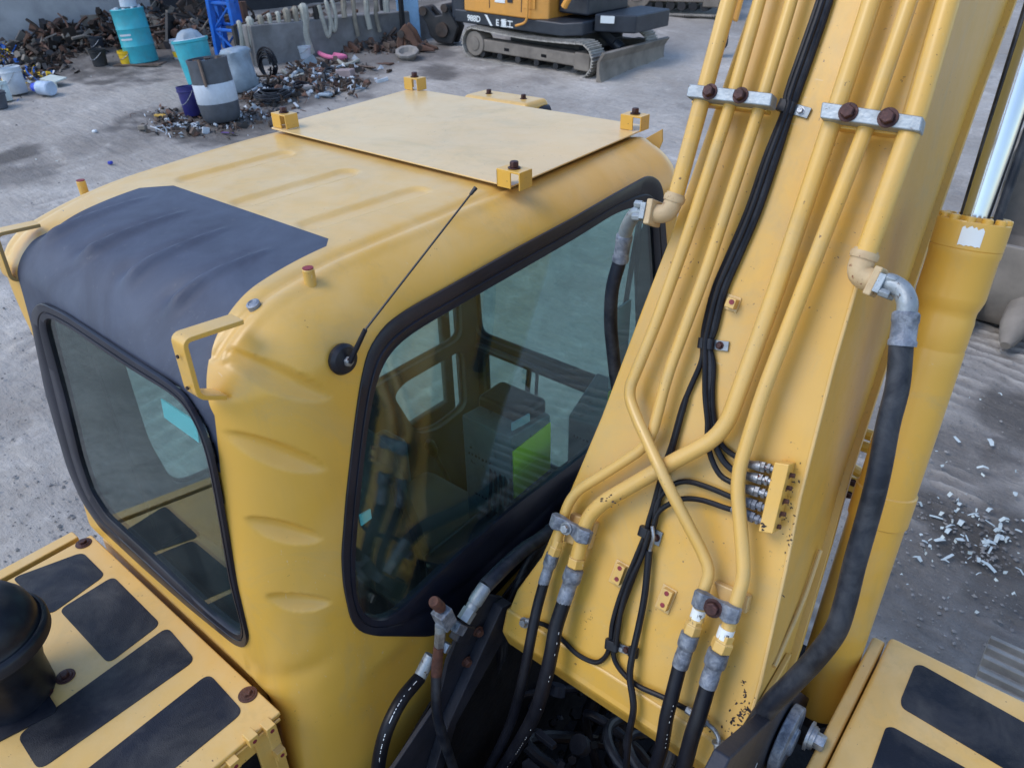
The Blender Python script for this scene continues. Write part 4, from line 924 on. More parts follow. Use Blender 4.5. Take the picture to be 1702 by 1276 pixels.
# ---------------------------------------------------------------- deck well between cab and boom
m = MB(); abox(m, (-1.02, -.2, 1.12), (-.05, 2.2, 1.16)); DECK = obj('deck', m, M['grime'], EX)
m = MB(); abox(m, (-1.0, .10, 1.16), (-.1, .30, 1.60)); abox(m, (-.95, .3, 1.16), (-.55, .62, 1.42)); obj('valve_block', m, M['grime'], DECK, bevel=.02)
rg = random.Random(9)
for i in range(16):
    a = Vector((rg.uniform(-.95, -.2), rg.uniform(.3, 1.5), 1.2)); m = MB()
    tube(m, spline([a, a + Vector((rg.uniform(-.1, .1), rg.uniform(-.1, .2), rg.uniform(.1, .5))), a + Vector((rg.uniform(-.3, .3), rg.uniform(-.2, .3), rg.uniform(.2, .5))), a + Vector((rg.uniform(-.5, .4), rg.uniform(-.4, .4), 0))]), rg.uniform(.012, .022), 10); obj('well_hose', m, M['hose'], DECK)
# ring hose and pale straps seen under the boom
for cpx, rr_ in (((1062, 1232), .085), ((1080, 1245), .06)):
    c = onz(cpx[0], cpx[1], 1.72); m = MB(); tube(m, [c + Vector((math.cos(t_) * rr_, math.sin(t_) * rr_, .02 * math.sin(2 * t_))) for t_ in np.linspace(0, 2 * math.pi, 30)], .013, 10); obj('well_hose', m, M['hosed'], DECK)
def slab(px4, z, th, name, mat_, par):
    m = MB(); ngon_prism(m, [onz(p[0], p[1], z) for p in px4], (0, 0, -th)); return obj(name, m, mat_, par, bevel=.002)
slab([(1022, 1172), (1036, 1158), (1078, 1183), (1064, 1197)], 1.86, .02, 'grey_strap', M['lead'], DECK)
slab([(1056, 1172), (1079, 1184), (1064, 1197)], 1.84, .01, 'grey_strap', M['zincb'], DECK)
slab([(1116, 1215), (1128, 1214), (1136, 1230), (1134, 1243), (1112, 1230)], 1.80, .01, 'grey_strap', M['lead'], DECK)
slab([(1156, 1236), (1175, 1247), (1172, 1256), (1152, 1244)], 1.78, .01, 'grey_strap', M['lead'], DECK)
slab([(888, 1216), (898, 1209), (926, 1234), (918, 1240)], 1.7, .02, 'grey_strap', M['dark'], DECK)
for i in range(60):
    c = onz(rg.uniform(880, 1150), rg.uniform(1140, 1276), rg.uniform(1.3, 1.6)); m = MB(); k_ = 5
    s_ = rg.uniform(.008, .03); lathe(m, [(s_, 0), (s_ * rg.uniform(.5, 1), s_)], c, (rg.uniform(-1, 1), rg.uniform(-1, 1), 1), rg.choice((5, 6, 12))); obj('well_clutter', m, M['grime'] if rg.random() < .6 else M['dark'], DECK)
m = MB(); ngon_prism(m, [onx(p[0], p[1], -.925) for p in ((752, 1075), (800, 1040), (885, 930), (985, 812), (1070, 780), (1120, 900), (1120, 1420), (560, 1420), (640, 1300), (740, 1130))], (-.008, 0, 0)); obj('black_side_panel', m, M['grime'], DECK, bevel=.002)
# inclined charcoal bracket with its valve, hoses and bolts
XV = -.90
def vp(px, py, x=XV): return onx(px, py, x)
m = MB(); ngon_prism(m, [vp(790, 985), vp(836, 992), vp(822, 1060), vp(740, 1185), vp(700, 1330), vp(610, 1330), vp(655, 1276), vp(730, 1165), vp(745, 1100)], (-.012, 0, 0)); obj('hose_bracket', m, M['dark'], DECK, bevel=.002)
m = MB(); ngon_prism(m, [vp(820, 1000), vp(836, 992), vp(836, 1030), vp(745, 1190), vp(705, 1330), vp(690, 1330), vp(733, 1190)], (.03, 0, 0)); obj('hose_bracket', m, M['dark'], DECK, bevel=.003)
def vbox(c, hu, hv, hw_, rot, name, mat_, x=XV + .03):
    c = vp(*c, x); u = Vector((0, math.cos(rot), math.sin(rot))); v = Vector((0, -math.sin(rot), math.cos(rot))); m = MB(); box(m, c, u * hu, v * hv, Vector((hw_, 0, 0))); return obj(name, m, mat_, DECK, bevel=.003)
vbox((738, 1025), .018, .028, .018, .25, 'valve_body', M['lead']); vbox((768, 1050), .022, .026, .014, .7, 'valve_body', M['dark'], XV + .02); vbox((760, 1042), .012, .02, .015, .6, 'valve_body', M['lead'])
def vtube(a, b, prof_, name, mat_, x=XV + .03, n=20, xb=None):
    A_, B_ = vp(*a, x), vp(*b, xb if xb is not None else x); L = (B_ - A_).length; m = MB(); lathe(m, [(r_, t_ * L) for r_, t_ in prof_], A_, B_ - A_, n); return obj(name, m, mat_, DECK, sharp=30)
vtube((733, 1010), (722, 1000), [(.012, 0), (.0135, .3), (.0135, 1), (.011, 1.15)], 'rusty_cap', M['rusty'])
vtube((732, 1038), (732, 1048), [(.0125, 0), (.0125, 1)], 'valve_collar', M['zincb']); vtube((732, 1048), (730, 1075), [(.013, 0), (.013, .7), (.011, 1)], 'valve_nut', M['zinc'], n=6)
vtube((744, 1068), (737, 1082), [(.011, 0), (.011, 1)], 'valve_nut', M['zinc'], n=6)
vtube((729, 1074), (725, 1122), [(.0115, 0), (.0125, .3), (.0115, .35), (.013, .45), (.013, 1)], 'hose_ferrule', M['rusty'])
vtube((716, 1088), (696, 1128), [(.0145, 0), (.0150, .2), (.0150, 1)], 'hose_ferrule', M['zincb'], XV + .005)
vtube((770, 1031), (782, 1012), [(.0175, 0), (.0175, 1)], 'valve_nut', M['zincb'], n=6); vtube((782, 1012), (807, 973), [(.014, 0), (.0155, .15), (.0145, .2), (.0175, .3), (.0175, .9), (.016, 1)], 'hose_ferrule', M['zincb'])
def vhose(pts, xs, r, mat_=None):
    m = MB(); tube(m, spline([vp(p[0], p[1], xs[i]) for i, p in enumerate(pts)], 8), r, 14); return obj('hydraulic_hose', m, mat_ or M['hose'], DECK)
vhose([(697, 1126), (669, 1160), (648, 1199), (635, 1238), (628, 1280), (625, 1340)], [XV + .005, XV + .02, XV + .03, XV + .03, XV + .02, XV], .0160)
vhose([(725, 1120), (725, 1167), (730, 1203), (743, 1245), (758, 1290), (775, 1350)], [XV + .03, XV + .045, XV + .05, XV + .05, XV + .04, XV + .02], .0125, M['hosed'])
vhose([(806, 974), (835, 945), (868, 915), (905, 890), (950, 850)], [XV + .03, XV + .03, XV + .02, XV + .02, XV + .02], .0185, M['hosed'])
for k in range(5):
    o1 = k * 7; vhose([(925 - o1 * .2, 885 + o1), (882 - o1 * .3, 928 + o1 * .8), (856 - o1 * .4, 980 + o1), (842 - o1 * .4, 1040 + o1 * .6), (836 - o1 * .5, 1110 + o1), (836 - o1, 1200), (840 - o1, 1340)], [-.90, -.90, -.91, -.92, -.94, -.95, -.95], .010, M['hosed'] if k % 2 else M['hose'])
for p in ((794, 1048), (775, 1098)):
    m = MB(); hexbolt(m, vp(*p, XV + .002), (1, -.2, 0), .011, .014); obj('bolt', m, M['rusty'], DECK)
# print along the left hose
C_ = spline([vp(p[0], p[1], x) for p, x in (((697, 1126), XV + .005), ((669, 1160), XV + .02), ((648, 1199), XV + .03), ((635, 1238), XV + .03), ((628, 1280), XV + .02))], 16)
m = MB(); rnd = random.Random(5)
for a, b in zip(C_[6:], C_[7:]):
    if rnd.random() < .55: continue
    d = (b - a).normalized(); up = (CAM - a).normalized(); up = (up - d * up.dot(d)).normalized(); tv = d.cross(up); c = a + up * .0163; l = rnd.uniform(.0015, .003)
    m.add([c - d * l - tv * .0008, c + d * l - tv * .0008, c + d * l + tv * .0008, c - d * l + tv * .0008], [(0, 1, 2, 3)])
tag(obj('hose_print', m, M['white'], DECK, recalc=False), kind='stuff')
# printed characters on the two pipe labels
for (a, b), r_, hh, body in ((((1163, 1011), (1158, 1027)), .0145, .045, 'T'), (((1209, 1043), (1203, 1060)), .0159, .05, 'P')):
    A_, B_ = bp(*a, hh), bp(*b, hh); c = (A_ + B_) / 2; ax = (A_ - B_).normalized(); up = (CAM - c).normalized(); up = (up - ax * up.dot(ax)).normalized(); sd_ = ax.cross(up) * -1
    m = MB(); c = c + up * (r_ + .0003) - sd_ * .004
    for (x0, y0, x1, y1) in ((-.004, -.004, -.0025, .004), (-.0025, .0025, .001, .004), (.0, .0005, .001, .0035), (-.0025, -.0002, .001, .0008), (.003, -.004, .0045, .003), (.006, -.002, .0065, .002)):
        P4 = [c + sd_ * x + ax * y - up * (x * x * 30) for x, y in ((x0, y0), (x1, y0), (x1, y1), (x0, y1))]; m.add(P4, [(0, 1, 2, 3)])
    tag(obj('label_print', m, M['ink'], BOOM, recalc=False), kind='stuff')
# ================================================================ THE YARD
# ---------------------------------------------------------------- ground sheet
def vnoise(x, y, seed):
    r_ = np.random.RandomState(seed); T_ = r_.rand(256, 256)
    xi = np.floor(x).astype(int); yi = np.floor(y).astype(int); fx = x - xi; fy = y - yi
    fx = fx * fx * (3 - 2 * fx); fy = fy * fy * (3 - 2 * fy)
    g = lambda a, b: T_[a % 256, b % 256]
    return (g(xi, yi) * (1 - fx) + g(xi + 1, yi) * fx) * (1 - fy) + (g(xi, yi + 1) * (1 - fx) + g(xi + 1, yi + 1) * fx) * fy
def lines(segs):
    o = []
    for a, b, st_ in segs: o += list(np.arange(a, b, st_))
    return np.array(o + [segs[-1][1]])
xs = lines([(-300, -60, 40), (-60, -18, 3), (-18, -7.6, .10), (-7.6, -4.4, .035), (-4.4, -1.6, .06), (-1.6, 2.6, .035), (2.6, 6, .3), (6, 60, 6), (60, 300, 60)])
ys = lines([(-300, -60, 60), (-60, -2, 6), (-2, 1, .10), (1, 4.2, .03), (4.2, 8.5, .022), (8.5, 10.5, .05), (10.5, 18, .09), (18, 40, 2), (40, 300, 40)])
GX, GY = np.meshgrid(xs, ys, indexing='ij')
sg = GD.x * GX + GD.y * GY; sg = np.where(sg > 34, 34 + (sg - 34) * .0, sg); sg = np.maximum(sg, -12)
near = (np.abs(GX + 6) < 13) & (GY > -2) & (GY < 18)
h = .05 * (vnoise(GX * .8, GY * .8, 1) - .5) + .028 * (vnoise(GX * 2.6 + 9, GY * 2.6, 2) - .5) + .020 * (vnoise(GX * 9, GY * 9, 3) - .5) + .014 * (vnoise(GX * 23, GY * 23, 4) - .5)
def prints_(u, v, uc, wd, pitch, seed, amp=.045):      # bars across the track, running along v
    m_ = sstep(wd - np.abs(u - uc), 0, .06) * sstep(.6 * vnoise(u * 1.3, v * 1.1, seed) + .4 * vnoise(u * 4, v * 3.4, seed + 5), .38, .62)
    return amp * m_ * ((1 - np.abs(np.sin(np.pi * (v + .05 * vnoise(u * 2, v * 2, seed + 1)) / pitch))) ** 2.0 - .25) * (.4 + vnoise(u * 5, v * 9, seed + 2))
h += prints_(GX, GY, -.15, .6, .125, 11, .034) + prints_(GX, GY, 1.35, .6, .125, 12, .034) + prints_(GX, GY, -1.1, .35, .12, 16, .03)
h += prints_(GY, GX, 2.1, .5, .20, 13, .036) + prints_(GY, GX, 3.6, .6, .21, 14, .024) + prints_(GY, GX, 9.4, .5, .20, 17, .016)
h = np.where(near, h, 0)
GZ = .075 * sg + h - .01
vv = np.stack([GX, GY, GZ], -1).reshape(-1, 3); idx = np.arange(GX.size).reshape(GX.shape)
qq = np.stack([idx[:-1, :-1], idx[1:, :-1], idx[1:, 1:], idx[:-1, 1:]], -1).reshape(-1, 4)
def ground_mat():
    m, t, b = new_mat('yard_mud')
    n1 = noise(t, .45, 6, .6, dist=.3); n2 = noise(t, 2.2, 9, .7, dist=.6); n3 = noise(t, 14, 8, .75); n4 = noise(t, 60, 4, .7)
    c = mix(t, ramp(t, n1, [(.35, 0), (.65, 1)]), (.24, .235, .235), (.36, .36, .365))
    c = mix(t, ramp(t, n2, [(.30, 0), (.52, .55), (.75, 1)]), mix(t, .5, c, (.17, .155, .145)), c)
    c = mix(t, ramp(t, n2, [(.58, 0), (.78, .55)]), c, (.50, .49, .49))
    c = mix(t, ramp(t, n3, [(.35, .35), (.55, 0)]), c, (.15, .138, .128))
    c = mix(t, ramp(t, n3, [(.64, 0), (.78, .3)]), c, (.50, .49, .49))
    c = mix(t, ramp(t, n4, [(.70, 0), (.78, .22)]), c, (.58, .58, .58))
    wet = ramp(t, noise(t, .9, 5, .6), [(.64, 0), (.70, 1)])
    c = mix(t, mth(t, 'MULTIPLY', wet, .5), c, (.09, .082, .08))
    an = N(t, 'ShaderNodeAttribute', attribute_name='tone')
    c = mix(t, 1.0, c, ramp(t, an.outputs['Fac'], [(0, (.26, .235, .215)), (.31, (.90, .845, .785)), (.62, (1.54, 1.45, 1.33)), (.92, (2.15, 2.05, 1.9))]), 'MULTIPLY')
    t.links.new(c, b.inputs['Base Color'])
    t.links.new(mth(t, 'MULTIPLY_ADD', wet, -.28, .78), b.inputs['Roughness'])
    b.inputs['Specular IOR Level'].default_value = .35
    # stretched ridges left by tracks, plus grit
    g = t.nodes['Geo']; mp = N(t, 'ShaderNodeMapping'); mp.inputs['Scale'].default_value = (1.2, 7, 1); mp.inputs['Rotation'].default_value = (0, 0, .35)
    t.links.new(g.outputs['Position'], mp.inputs[0])
    r1 = noise(t, 1.6, 5, .6, coord=mp.outputs[0], dist=.3)
    hh = mth(t, 'ADD', mth(t, 'MULTIPLY', r1, .8), mth(t, 'ADD', mth(t, 'MULTIPLY', n3, .8), mth(t, 'MULTIPLY', n4, .12)))
    bump(t, b, hh, .75, .05); return m
m = MB(); m.v = [tuple(p) for p in vv]; m.f = [tuple(map(int, f)) for f in qq]
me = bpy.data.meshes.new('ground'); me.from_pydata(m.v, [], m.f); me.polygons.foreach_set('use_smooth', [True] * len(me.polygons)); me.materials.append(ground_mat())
# mud tone, dark oily dirt to pale dried silt, plus highlights painted on track ridges
def blob(px, py, rad, edge=.5):
    g_ = gnd(px, py); d_ = np.hypot(GX - g_.x, GY - g_.y) + rad * .9 * (vnoise(GX * 1.7 + px, GY * 1.7, 41) - .5) + rad * .5 * (vnoise(GX * 6, GY * 6 + py, 42) - .5)
    return 1 - sstep(d_, rad * (1 - edge), rad * (1 + edge * .4))
dk = np.zeros(GX.shape)
for px, py, rad, amt in ((300, 195, .9, .9), (380, 215, 1.1, .8), (470, 160, 1.2, .8), (530, 130, 1.4, .7), (130, 85, 3.0, .9), (40, 115, 1.8, .8), (300, 75, 2.6, .8), (215, 110, 1.0, .5), (720, 115, .55, .8), (740, 128, .4, .8), (620, 90, 1.4, .6), (690, 88, 1.2, .7), (870, 90, 2.0, .45),
                         (1620, 890, .5, .9), (1660, 960, .45, .7), (1480, 500, .6, .8), (1600, 740, .35, .5), (1690, 690, .35, .8), (30, 290, .7, .6), (5, 260, .5, .8), (180, 240, .8, .3), (1650, 1020, .7, .5), (600, 25, 3, .6)):
    dk = np.maximum(dk, amt * blob(px, py, rad))
pale = .90 + .10 * sstep(-GX, 1.5, 4.5); pale *= (.75 + .5 * vnoise(GX * .5, GY * .5, 43)); tone = pale * (1 - dk * .95)
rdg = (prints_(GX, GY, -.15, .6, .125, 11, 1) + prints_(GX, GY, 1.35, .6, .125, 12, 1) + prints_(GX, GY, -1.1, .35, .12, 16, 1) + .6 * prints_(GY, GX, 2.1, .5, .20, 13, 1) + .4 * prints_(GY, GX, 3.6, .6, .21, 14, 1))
tone = np.clip(tone * .62 * (1 + 1.1 * rdg), 0, 1)  # ridge tops painted paler and grooves darker, as stronger light would show them
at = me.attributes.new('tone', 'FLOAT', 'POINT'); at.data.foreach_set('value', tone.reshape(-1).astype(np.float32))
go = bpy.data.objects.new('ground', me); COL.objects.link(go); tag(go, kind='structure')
# small stones and litter on the mud (nobody could count them)
m = MB(); r4 = random.Random(21)
def pebble(m, c, s_):
    c = Vector(c); ax = [Vector((r4.uniform(.6, 1.3) * s_, 0, 0)), Vector((0, r4.uniform(.6, 1.3) * s_, 0)), Vector((0, 0, r4.uniform(.4, .8) * s_))]
    a = r4.uniform(0, 3.1); rot = Matrix.Rotation(a, 3, 'Z'); ax = [rot @ v for v in ax]
    m.add([c + ax[0], c - ax[0], c + ax[1], c - ax[1], c + ax[2], c - ax[2]], [(0, 2, 4), (2, 1, 4), (1, 3, 4), (3, 0, 4), (2, 0, 5), (1, 2, 5), (3, 1, 5), (0, 3, 5)])
for i in range(1300):
    px, py = r4.uniform(1380, 1702), r4.uniform(380, 1200)
    c = gnd(px, py); pebble(m, c, .004 + .012 * r4.random() ** 4)
for i in range(1500):
    px, py = (r4.uniform(-20, 900), r4.uniform(60, 420)) if r4.random() < .6 else (r4.uniform(-20, 160), r4.uniform(400, 950))
    c = gnd(px, py); pebble(m, c, .005 + .014 * r4.random() ** 4)
for i in range(110):
    a = r4.gauss(0, 1); c = gnd(1640 + 45 * a, 900 + 40 * a * .5 + r4.gauss(0, 22)); pebble(m, c, r4.uniform(.005, .02))
tag(obj('pebbles', m, mat('pebbles', (.21, .20, .195), .85, var=.5, vs=3), None, recalc=False), kind='stuff')
m = MB()
for i in range(150):
    if i < 70: c = gnd(r4.gauss(1612, 60), r4.gauss(885, 42))
    elif i < 112: c = gnd(r4.uniform(1440, 1700), r4.uniform(640, 1000))
    else: c = gnd(r4.uniform(0, 880), r4.uniform(60, 420))
    c = Vector((c.x, c.y, c.z + .012)); a = r4.uniform(0, 6.28); l = .004 + .045 * r4.random() ** 2.2 * (1 if i < 112 else .6); w2 = r4.uniform(.002, .014); d = Vector((math.cos(a), math.sin(a), r4.uniform(-.1, .3))); s_ = Vector((-math.sin(a), math.cos(a), .1)); b_ = Vector((0, 0, r4.uniform(.0, .02)))
    m.add([c - d * l - s_ * w2, c - d * l + s_ * w2, c + s_ * w2 * 1.3 + b_, c - s_ * w2 + b_, c + d * l + s_ * w2 * .6, c + d * l - s_ * w2], [(0, 1, 2, 3), (3, 2, 4, 5)])
tag(obj('paper_scraps', m, mat('paper_scraps', (.50, .56, .56), .7, var=.15, vs=4), None, recalc=False), kind='stuff')
# ---------------------------------------------------------------- concrete wall, low ledge
M['conc'] = mat('stained_concrete', (.36, .36, .37), .85, var=.25, vs=1.2, dirt=(.17, .17, .18), dirt_amt=.6, dirt_s=1.5, bmp=.4, bs_=30)
M['concm'] = mat('dirty_concrete', (.20, .20, .205), .85, var=.35, vs=2, dirt=(.09, .085, .08), dirt_amt=.7, dirt_s=2.5, bmp=.5, bs_=20)
M['concd'] = mat('dark_wall', (.035, .036, .042), .85, var=.4, vs=.8, bmp=.3, bs_=10)
def wall(a, b, hgt, th, name, label, mat_):
    A_, B_ = gnd(*a), gnd(*b); d = (B_ - A_); nrm = Vector((-d.y, d.x, 0)).normalized()
    if nrm.dot(CAM - A_) > 0: nrm = -nrm
    m = MB(); zb = min(A_.z, B_.z) - .5; zt = max(A_.z, B_.z) + hgt
    ngon_prism(m, [Vector((A_.x, A_.y, zb)), Vector((B_.x, B_.y, zb)), Vector((B_.x, B_.y, zt)), Vector((A_.x, A_.y, zt))], nrm * th)
    return tag(obj(name, m, mat_, None, bevel=.03), label, 'wall')
wall((-160, 105), (262, 48), 3.4, .4, 'concrete_wall', 'tall stained grey concrete wall behind the scrap heap at upper left', M['conc'])
wall((428, 112), (730, 60), .55, .5, 'concrete_ledge', 'low grey concrete wall behind the rail of hanging slings', M['concm'])
wall((240, 40), (1150, -70), 3.5, .3, 'back_wall', 'dark wall along the back of the yard behind the small digger', M['concd'])
# ---------------------------------------------------------------- materials for the yard
M['turq'] = mat('turquoise_drum', (.035, .40, .48), .45, var=.1, dirt=(.09, .12, .13), dirt_amt=.35, dirt_s=5)
M['drumg'] = mat('grey_drum', (.075, .085, .105), .55, var=.15, dirt=(.03, .03, .03), dirt_amt=.5, dirt_s=5)
M['wband'] = mat('white_band', (.52, .58, .66), .5, var=.1, dirt=(.25, .25, .25), dirt_amt=.35, dirt_s=6)
M['navy'] = mat('navy_tub', (.022, .022, .16), .45, var=.15, dirt=(.1, .1, .13), dirt_amt=.2)
M['blue'] = mat('blue_paint', (.010, .13, .55), .45, var=.15, dirt=(.03, .04, .07), dirt_amt=.4, dirt_s=4)
M['ybox'] = mat('yellow_plastic', (.75, .48, .02), .5, var=.1)
M['wplas'] = mat('white_plastic', (.55, .60, .66), .5, var=.1, dirt=(.28, .29, .30), dirt_amt=.4, dirt_s=4)
M['poly'] = mat('milky_sack', (.26, .33, .40), .5, var=.25, vs=5, dirt=(.12, .14, .17), dirt_amt=.4, bmp=.8, bs_=14)
M['pinkm'] = mat('pink_sling', (.62, .16, .30), .7, var=.15)
M['sling'] = mat('grey_sling', (.42, .42, .37), .9, var=.3, vs=5, dirt=(.14, .13, .11), dirt_amt=.6, dirt_s=5)
M['slingd'] = mat('dirty_sling', (.26, .235, .19), .9, var=.3, vs=5)
M['wood'] = mat('weathered_wood', (.12, .085, .065), .85, var=.4, vs=5, dirt=(.2, .15, .13), dirt_amt=.4)
M['scrap'] = mat('scrap_metal', (.055, .046, .042), .7, .2, var=.5, vs=4, dirt=(.13, .075, .05), dirt_amt=.6, dirt_s=3, bmp=.5, bs_=25)
M['rustm'] = mat('rust_brown', (.13, .065, .042), .8, var=.4, vs=3, dirt=(.06, .04, .035), dirt_amt=.6, dirt_s=3, bmp=.4, bs_=20)
M['steelg'] = mat('muddy_steel', (.19, .165, .14), .75, .1, var=.35, vs=2.5, dirt=(.32, .275, .23), dirt_amt=.55, dirt_s=2, bmp=.5, bs_=18)
M['steeld'] = mat('dark_steel', (.022, .024, .028), .6, .2, var=.4, vs=3, dirt=(.07, .06, .055), dirt_amt=.5, dirt_s=3)
M['shoe'] = mat('track_shoe_steel', (.38, .35, .31), .6, .1, var=.25, vs=6, dirt=(.12, .11, .10), dirt_amt=.5, dirt_s=5, bmp=.4, bs_=25)
M['orange'] = mat('orange_paint', (.72, .33, .06), .4, var=.06, dirt=(.45, .24, .08), dirt_amt=.4, dirt_s=3)
M['ink2'] = mat('dark_blue_skirt', (.018, .024, .036), .45, var=.2, dirt=(.05, .055, .065), dirt_amt=.4, dirt_s=3)
# ---------------------------------------------------------------- tracks (shoes are separate plates)
def track_side(root, x0, x1, yc, wd, hgt, par_name='track_frame', n_sh=44, shoe_mat='shoe', detail=True):
    """one crawler: local frame, x along the track; y across; z up from the ground"""
    L = root.location; r = hgt / 2
    per = 2 * (x1 - x0 - 2 * r) + 2 * math.pi * r; flat = x1 - x0 - 2 * r
    rot = root.rotation_euler.z
    def pos(s_):
        s_ %= per
        if s_ < flat: return Vector((x0 + r + s_, 0, 0)), Vector((1, 0, 0)), Vector((0, 0, -1))
        s_ -= flat
        if s_ < math.pi * r:
            a = s_ / r; return Vector((x1 - r + r * math.sin(a), 0, r - r * math.cos(a))), Vector((math.cos(a), 0, math.sin(a))), Vector((math.sin(a), 0, -math.cos(a)))
        s_ -= math.pi * r
        if s_ < flat:
            f_ = s_ / flat; sag = -.045 * math.sin(math.pi * f_); return Vector((x1 - r - s_, 0, 2 * r + sag)), Vector((-1, 0, 0)), Vector((0, 0, 1))
        s_ -= flat; a = s_ / r
        return Vector((x0 + r - r * math.sin(a), 0, r + r * math.cos(a))), Vector((-math.cos(a), 0, -math.sin(a))), Vector((-math.sin(a), 0, math.cos(a)))
    m = MB(); abox(m, (x0 + r * .9, yc - wd * .33, r * .55), (x1 - r * .55, yc + wd * .33, r * 1.35)); abox(m, (x1 - r * 1.5, yc - wd * .36, r * .35), (x1 - r * .25, yc + wd * .36, r * 1.45))
    tf = lobj(root, par_name, m, M['steelg'], bevel=.03)
    m = MB(); lathe(m, [(r * .62, -wd * .40), (r * .80, -wd * .38), (r * .80, wd * .38), (r * .62, wd * .40)], (x0 + r, yc, r), (0, 1, 0), 24); lathe(m, [(r * .35, -wd * .46), (r * .45, -wd * .44), (r * .45, wd * .44), (r * .35, wd * .46)], (x0 + r, yc, r), (0, 1, 0), 18); lobj(tf, 'sprocket', m, M['steelg'], sub=True)
    if detail:
        for k in range(6):
            m = MB(); lathe(m, [(r * .22, -wd * .3), (r * .22, wd * .3)], (x0 + r * 1.6 + k * (flat - r) / 5, yc, r * .38), (0, 1, 0), 12); lobj(tf, 'roller', m, M['steeld'], sub=True)
        for fx in (.33, .62): 
            m = MB(); abox(m, (x0 + (x1 - x0) * fx, yc - wd * .335, r * .8), (x0 + (x1 - x0) * fx + .12, yc - wd * .30, r * 1.0)); lobj(tf, 'frame_slot', m, M['grime'], sub=True)
    base = None
    for k in range(n_sh):
        p, t_, nr = pos(per * k / n_sh); hl = per / n_sh * .47
        nm = 'track_shoe'
        if base is None:
            mb_ = MB(); T0, N0 = Vector((1, 0, 0)), Vector((0, 0, -1))
            box(mb_, (0, 0, 0), (hl, 0, 0), (0, wd / 2, 0), (0, 0, .012)); 
            for f_ in (-.7, 0, .7): box(mb_, (f_ * hl, 0, -.022), (.008, 0, 0), (0, wd / 2 - .001, 0), (0, 0, .016))
            me_ = bpy.data.meshes.new('track_shoe'); me_.from_pydata([tuple(v) for v in mb_.v], [], mb_.f); me_.materials.append(M[shoe_mat]); base = me_
        o = bpy.data.objects.new(nm, base); link(o, tf)
        ang = math.atan2(t_.z, t_.x)
        o.location = (p.x, yc, p.z); o.rotation_euler = (0, -ang, 0)
    return tf
def lobj(root, name, mb_, mat_, bevel=0, sub=False, sharp=35, recalc=True):
    """mesh already in the local frame of its thing"""
    me_ = bpy.data.meshes.new(name); me_.from_pydata([tuple(v) for v in mb_.v], [], mb_.f); me_.update()
    if recalc:
        b = bmesh.new(); b.from_mesh(me_); bmesh.ops.recalc_face_normals(b, faces=b.faces); b.to_mesh(me_); b.free()
    me_.materials.append(mat_); me_.polygons.foreach_set('use_smooth', [True] * len(me_.polygons)); me_.set_sharp_from_angle(angle=math.radians(sharp))
    o = bpy.data.objects.new(name, me_); link(o, root)
    if bevel:
        q_ = o.modifiers.new('b', 'BEVEL'); q_.width = bevel; q_.segments = 2; q_.limit_method = 'ANGLE'; q_.harden_normals = True
    return o
def text_mesh(s_, size, name, mat_, parent, loc, rot, ext=.002, bold=.0):
    cu = bpy.data.curves.new(name, 'FONT'); cu.body = s_; cu.size = size; cu.extrude = ext; cu.offset = bold; cu.resolution_u = 3
    tmp = bpy.data.objects.new('tmp', cu); COL.objects.link(tmp); dg = bpy.context.evaluated_depsgraph_get(); me_ = bpy.data.meshes.new_from_object(tmp.evaluated_get(dg))
    bpy.data.objects.remove(tmp); me_.materials.clear(); me_.materials.append(mat_)
    o = bpy.data.objects.new(name, me_); link(o, parent); o.location = loc; o.rotation_euler = rot; return o
# ---------------------------------------------------------------- small digger in the background
gA, gB = gnd(792, 99), gnd(962, 129); ang = math.atan2(gB.y - gA.y, gB.x - gA.x)
D = thing('small_digger', 'small orange and dark blue digger with a dozer blade, parked at the back', 'excavator', (gA.x, gA.y, gA.z))
D.rotation_euler = (0, 0, ang)
Ld = (gB - gA).length; tw = .42; th_ = .55
D.rotation_euler = (0, -math.asin((gB.z - gA.z) / Ld) , ang)
track_side(D, -.36, Ld + .24, tw / 2, tw, th_)
track_side(D, -.36, Ld + .24, 1.95 + tw / 2, tw, th_)
m = MB(); abox(m, (.5, tw, .3), (Ld - .3, 1.95, .62)); lathe(m, [(.55, 0), (.55, .2)], (1.1, 1.15, .58), (0, 0, 1), 28); lobj(D, 'undercarriage', m, M['steeld'], bevel=.03)
# blade with arms and ram
m = MB(); bx = Ld + .42; pr = [(bx - .02, -.02), (bx + .10, -.03), (bx + .03, .15), (bx + .03, .32), (bx + .12, .46), (bx + .06, .48), (bx - .03, .30)]
ngon_prism(m, [Vector((x, -.05, z)) for x, z in pr], (0, 2.35, 0)); BL = lobj(D, 'dozer_blade', m, M['steelg'], bevel=.01)
for yy in (.62, 1.62):
    m = MB(); box(m, ((Ld - .5 + bx) / 2, yy, .24), ((bx - Ld + .5) / 2, 0, -.03), (0, .05, 0), (0, 0, .06)); lobj(BL, 'blade_arm', m, M['steeld'], bevel=.01)
m = MB(); cyl(m, (Ld - .45, 1.12, .72), (bx - .25, 1.12, .36), .10, 16); cyl(m, (bx - .3, 1.12, .38), (bx, 1.12, .26), .05, 12); box(m, (Ld - .2, 1.12, .66), (.28, 0, -.16), (0, .13, 0), (.03, 0, .05)); lobj(BL, 'blade_ram', m, M['ink2'], bevel=.01)
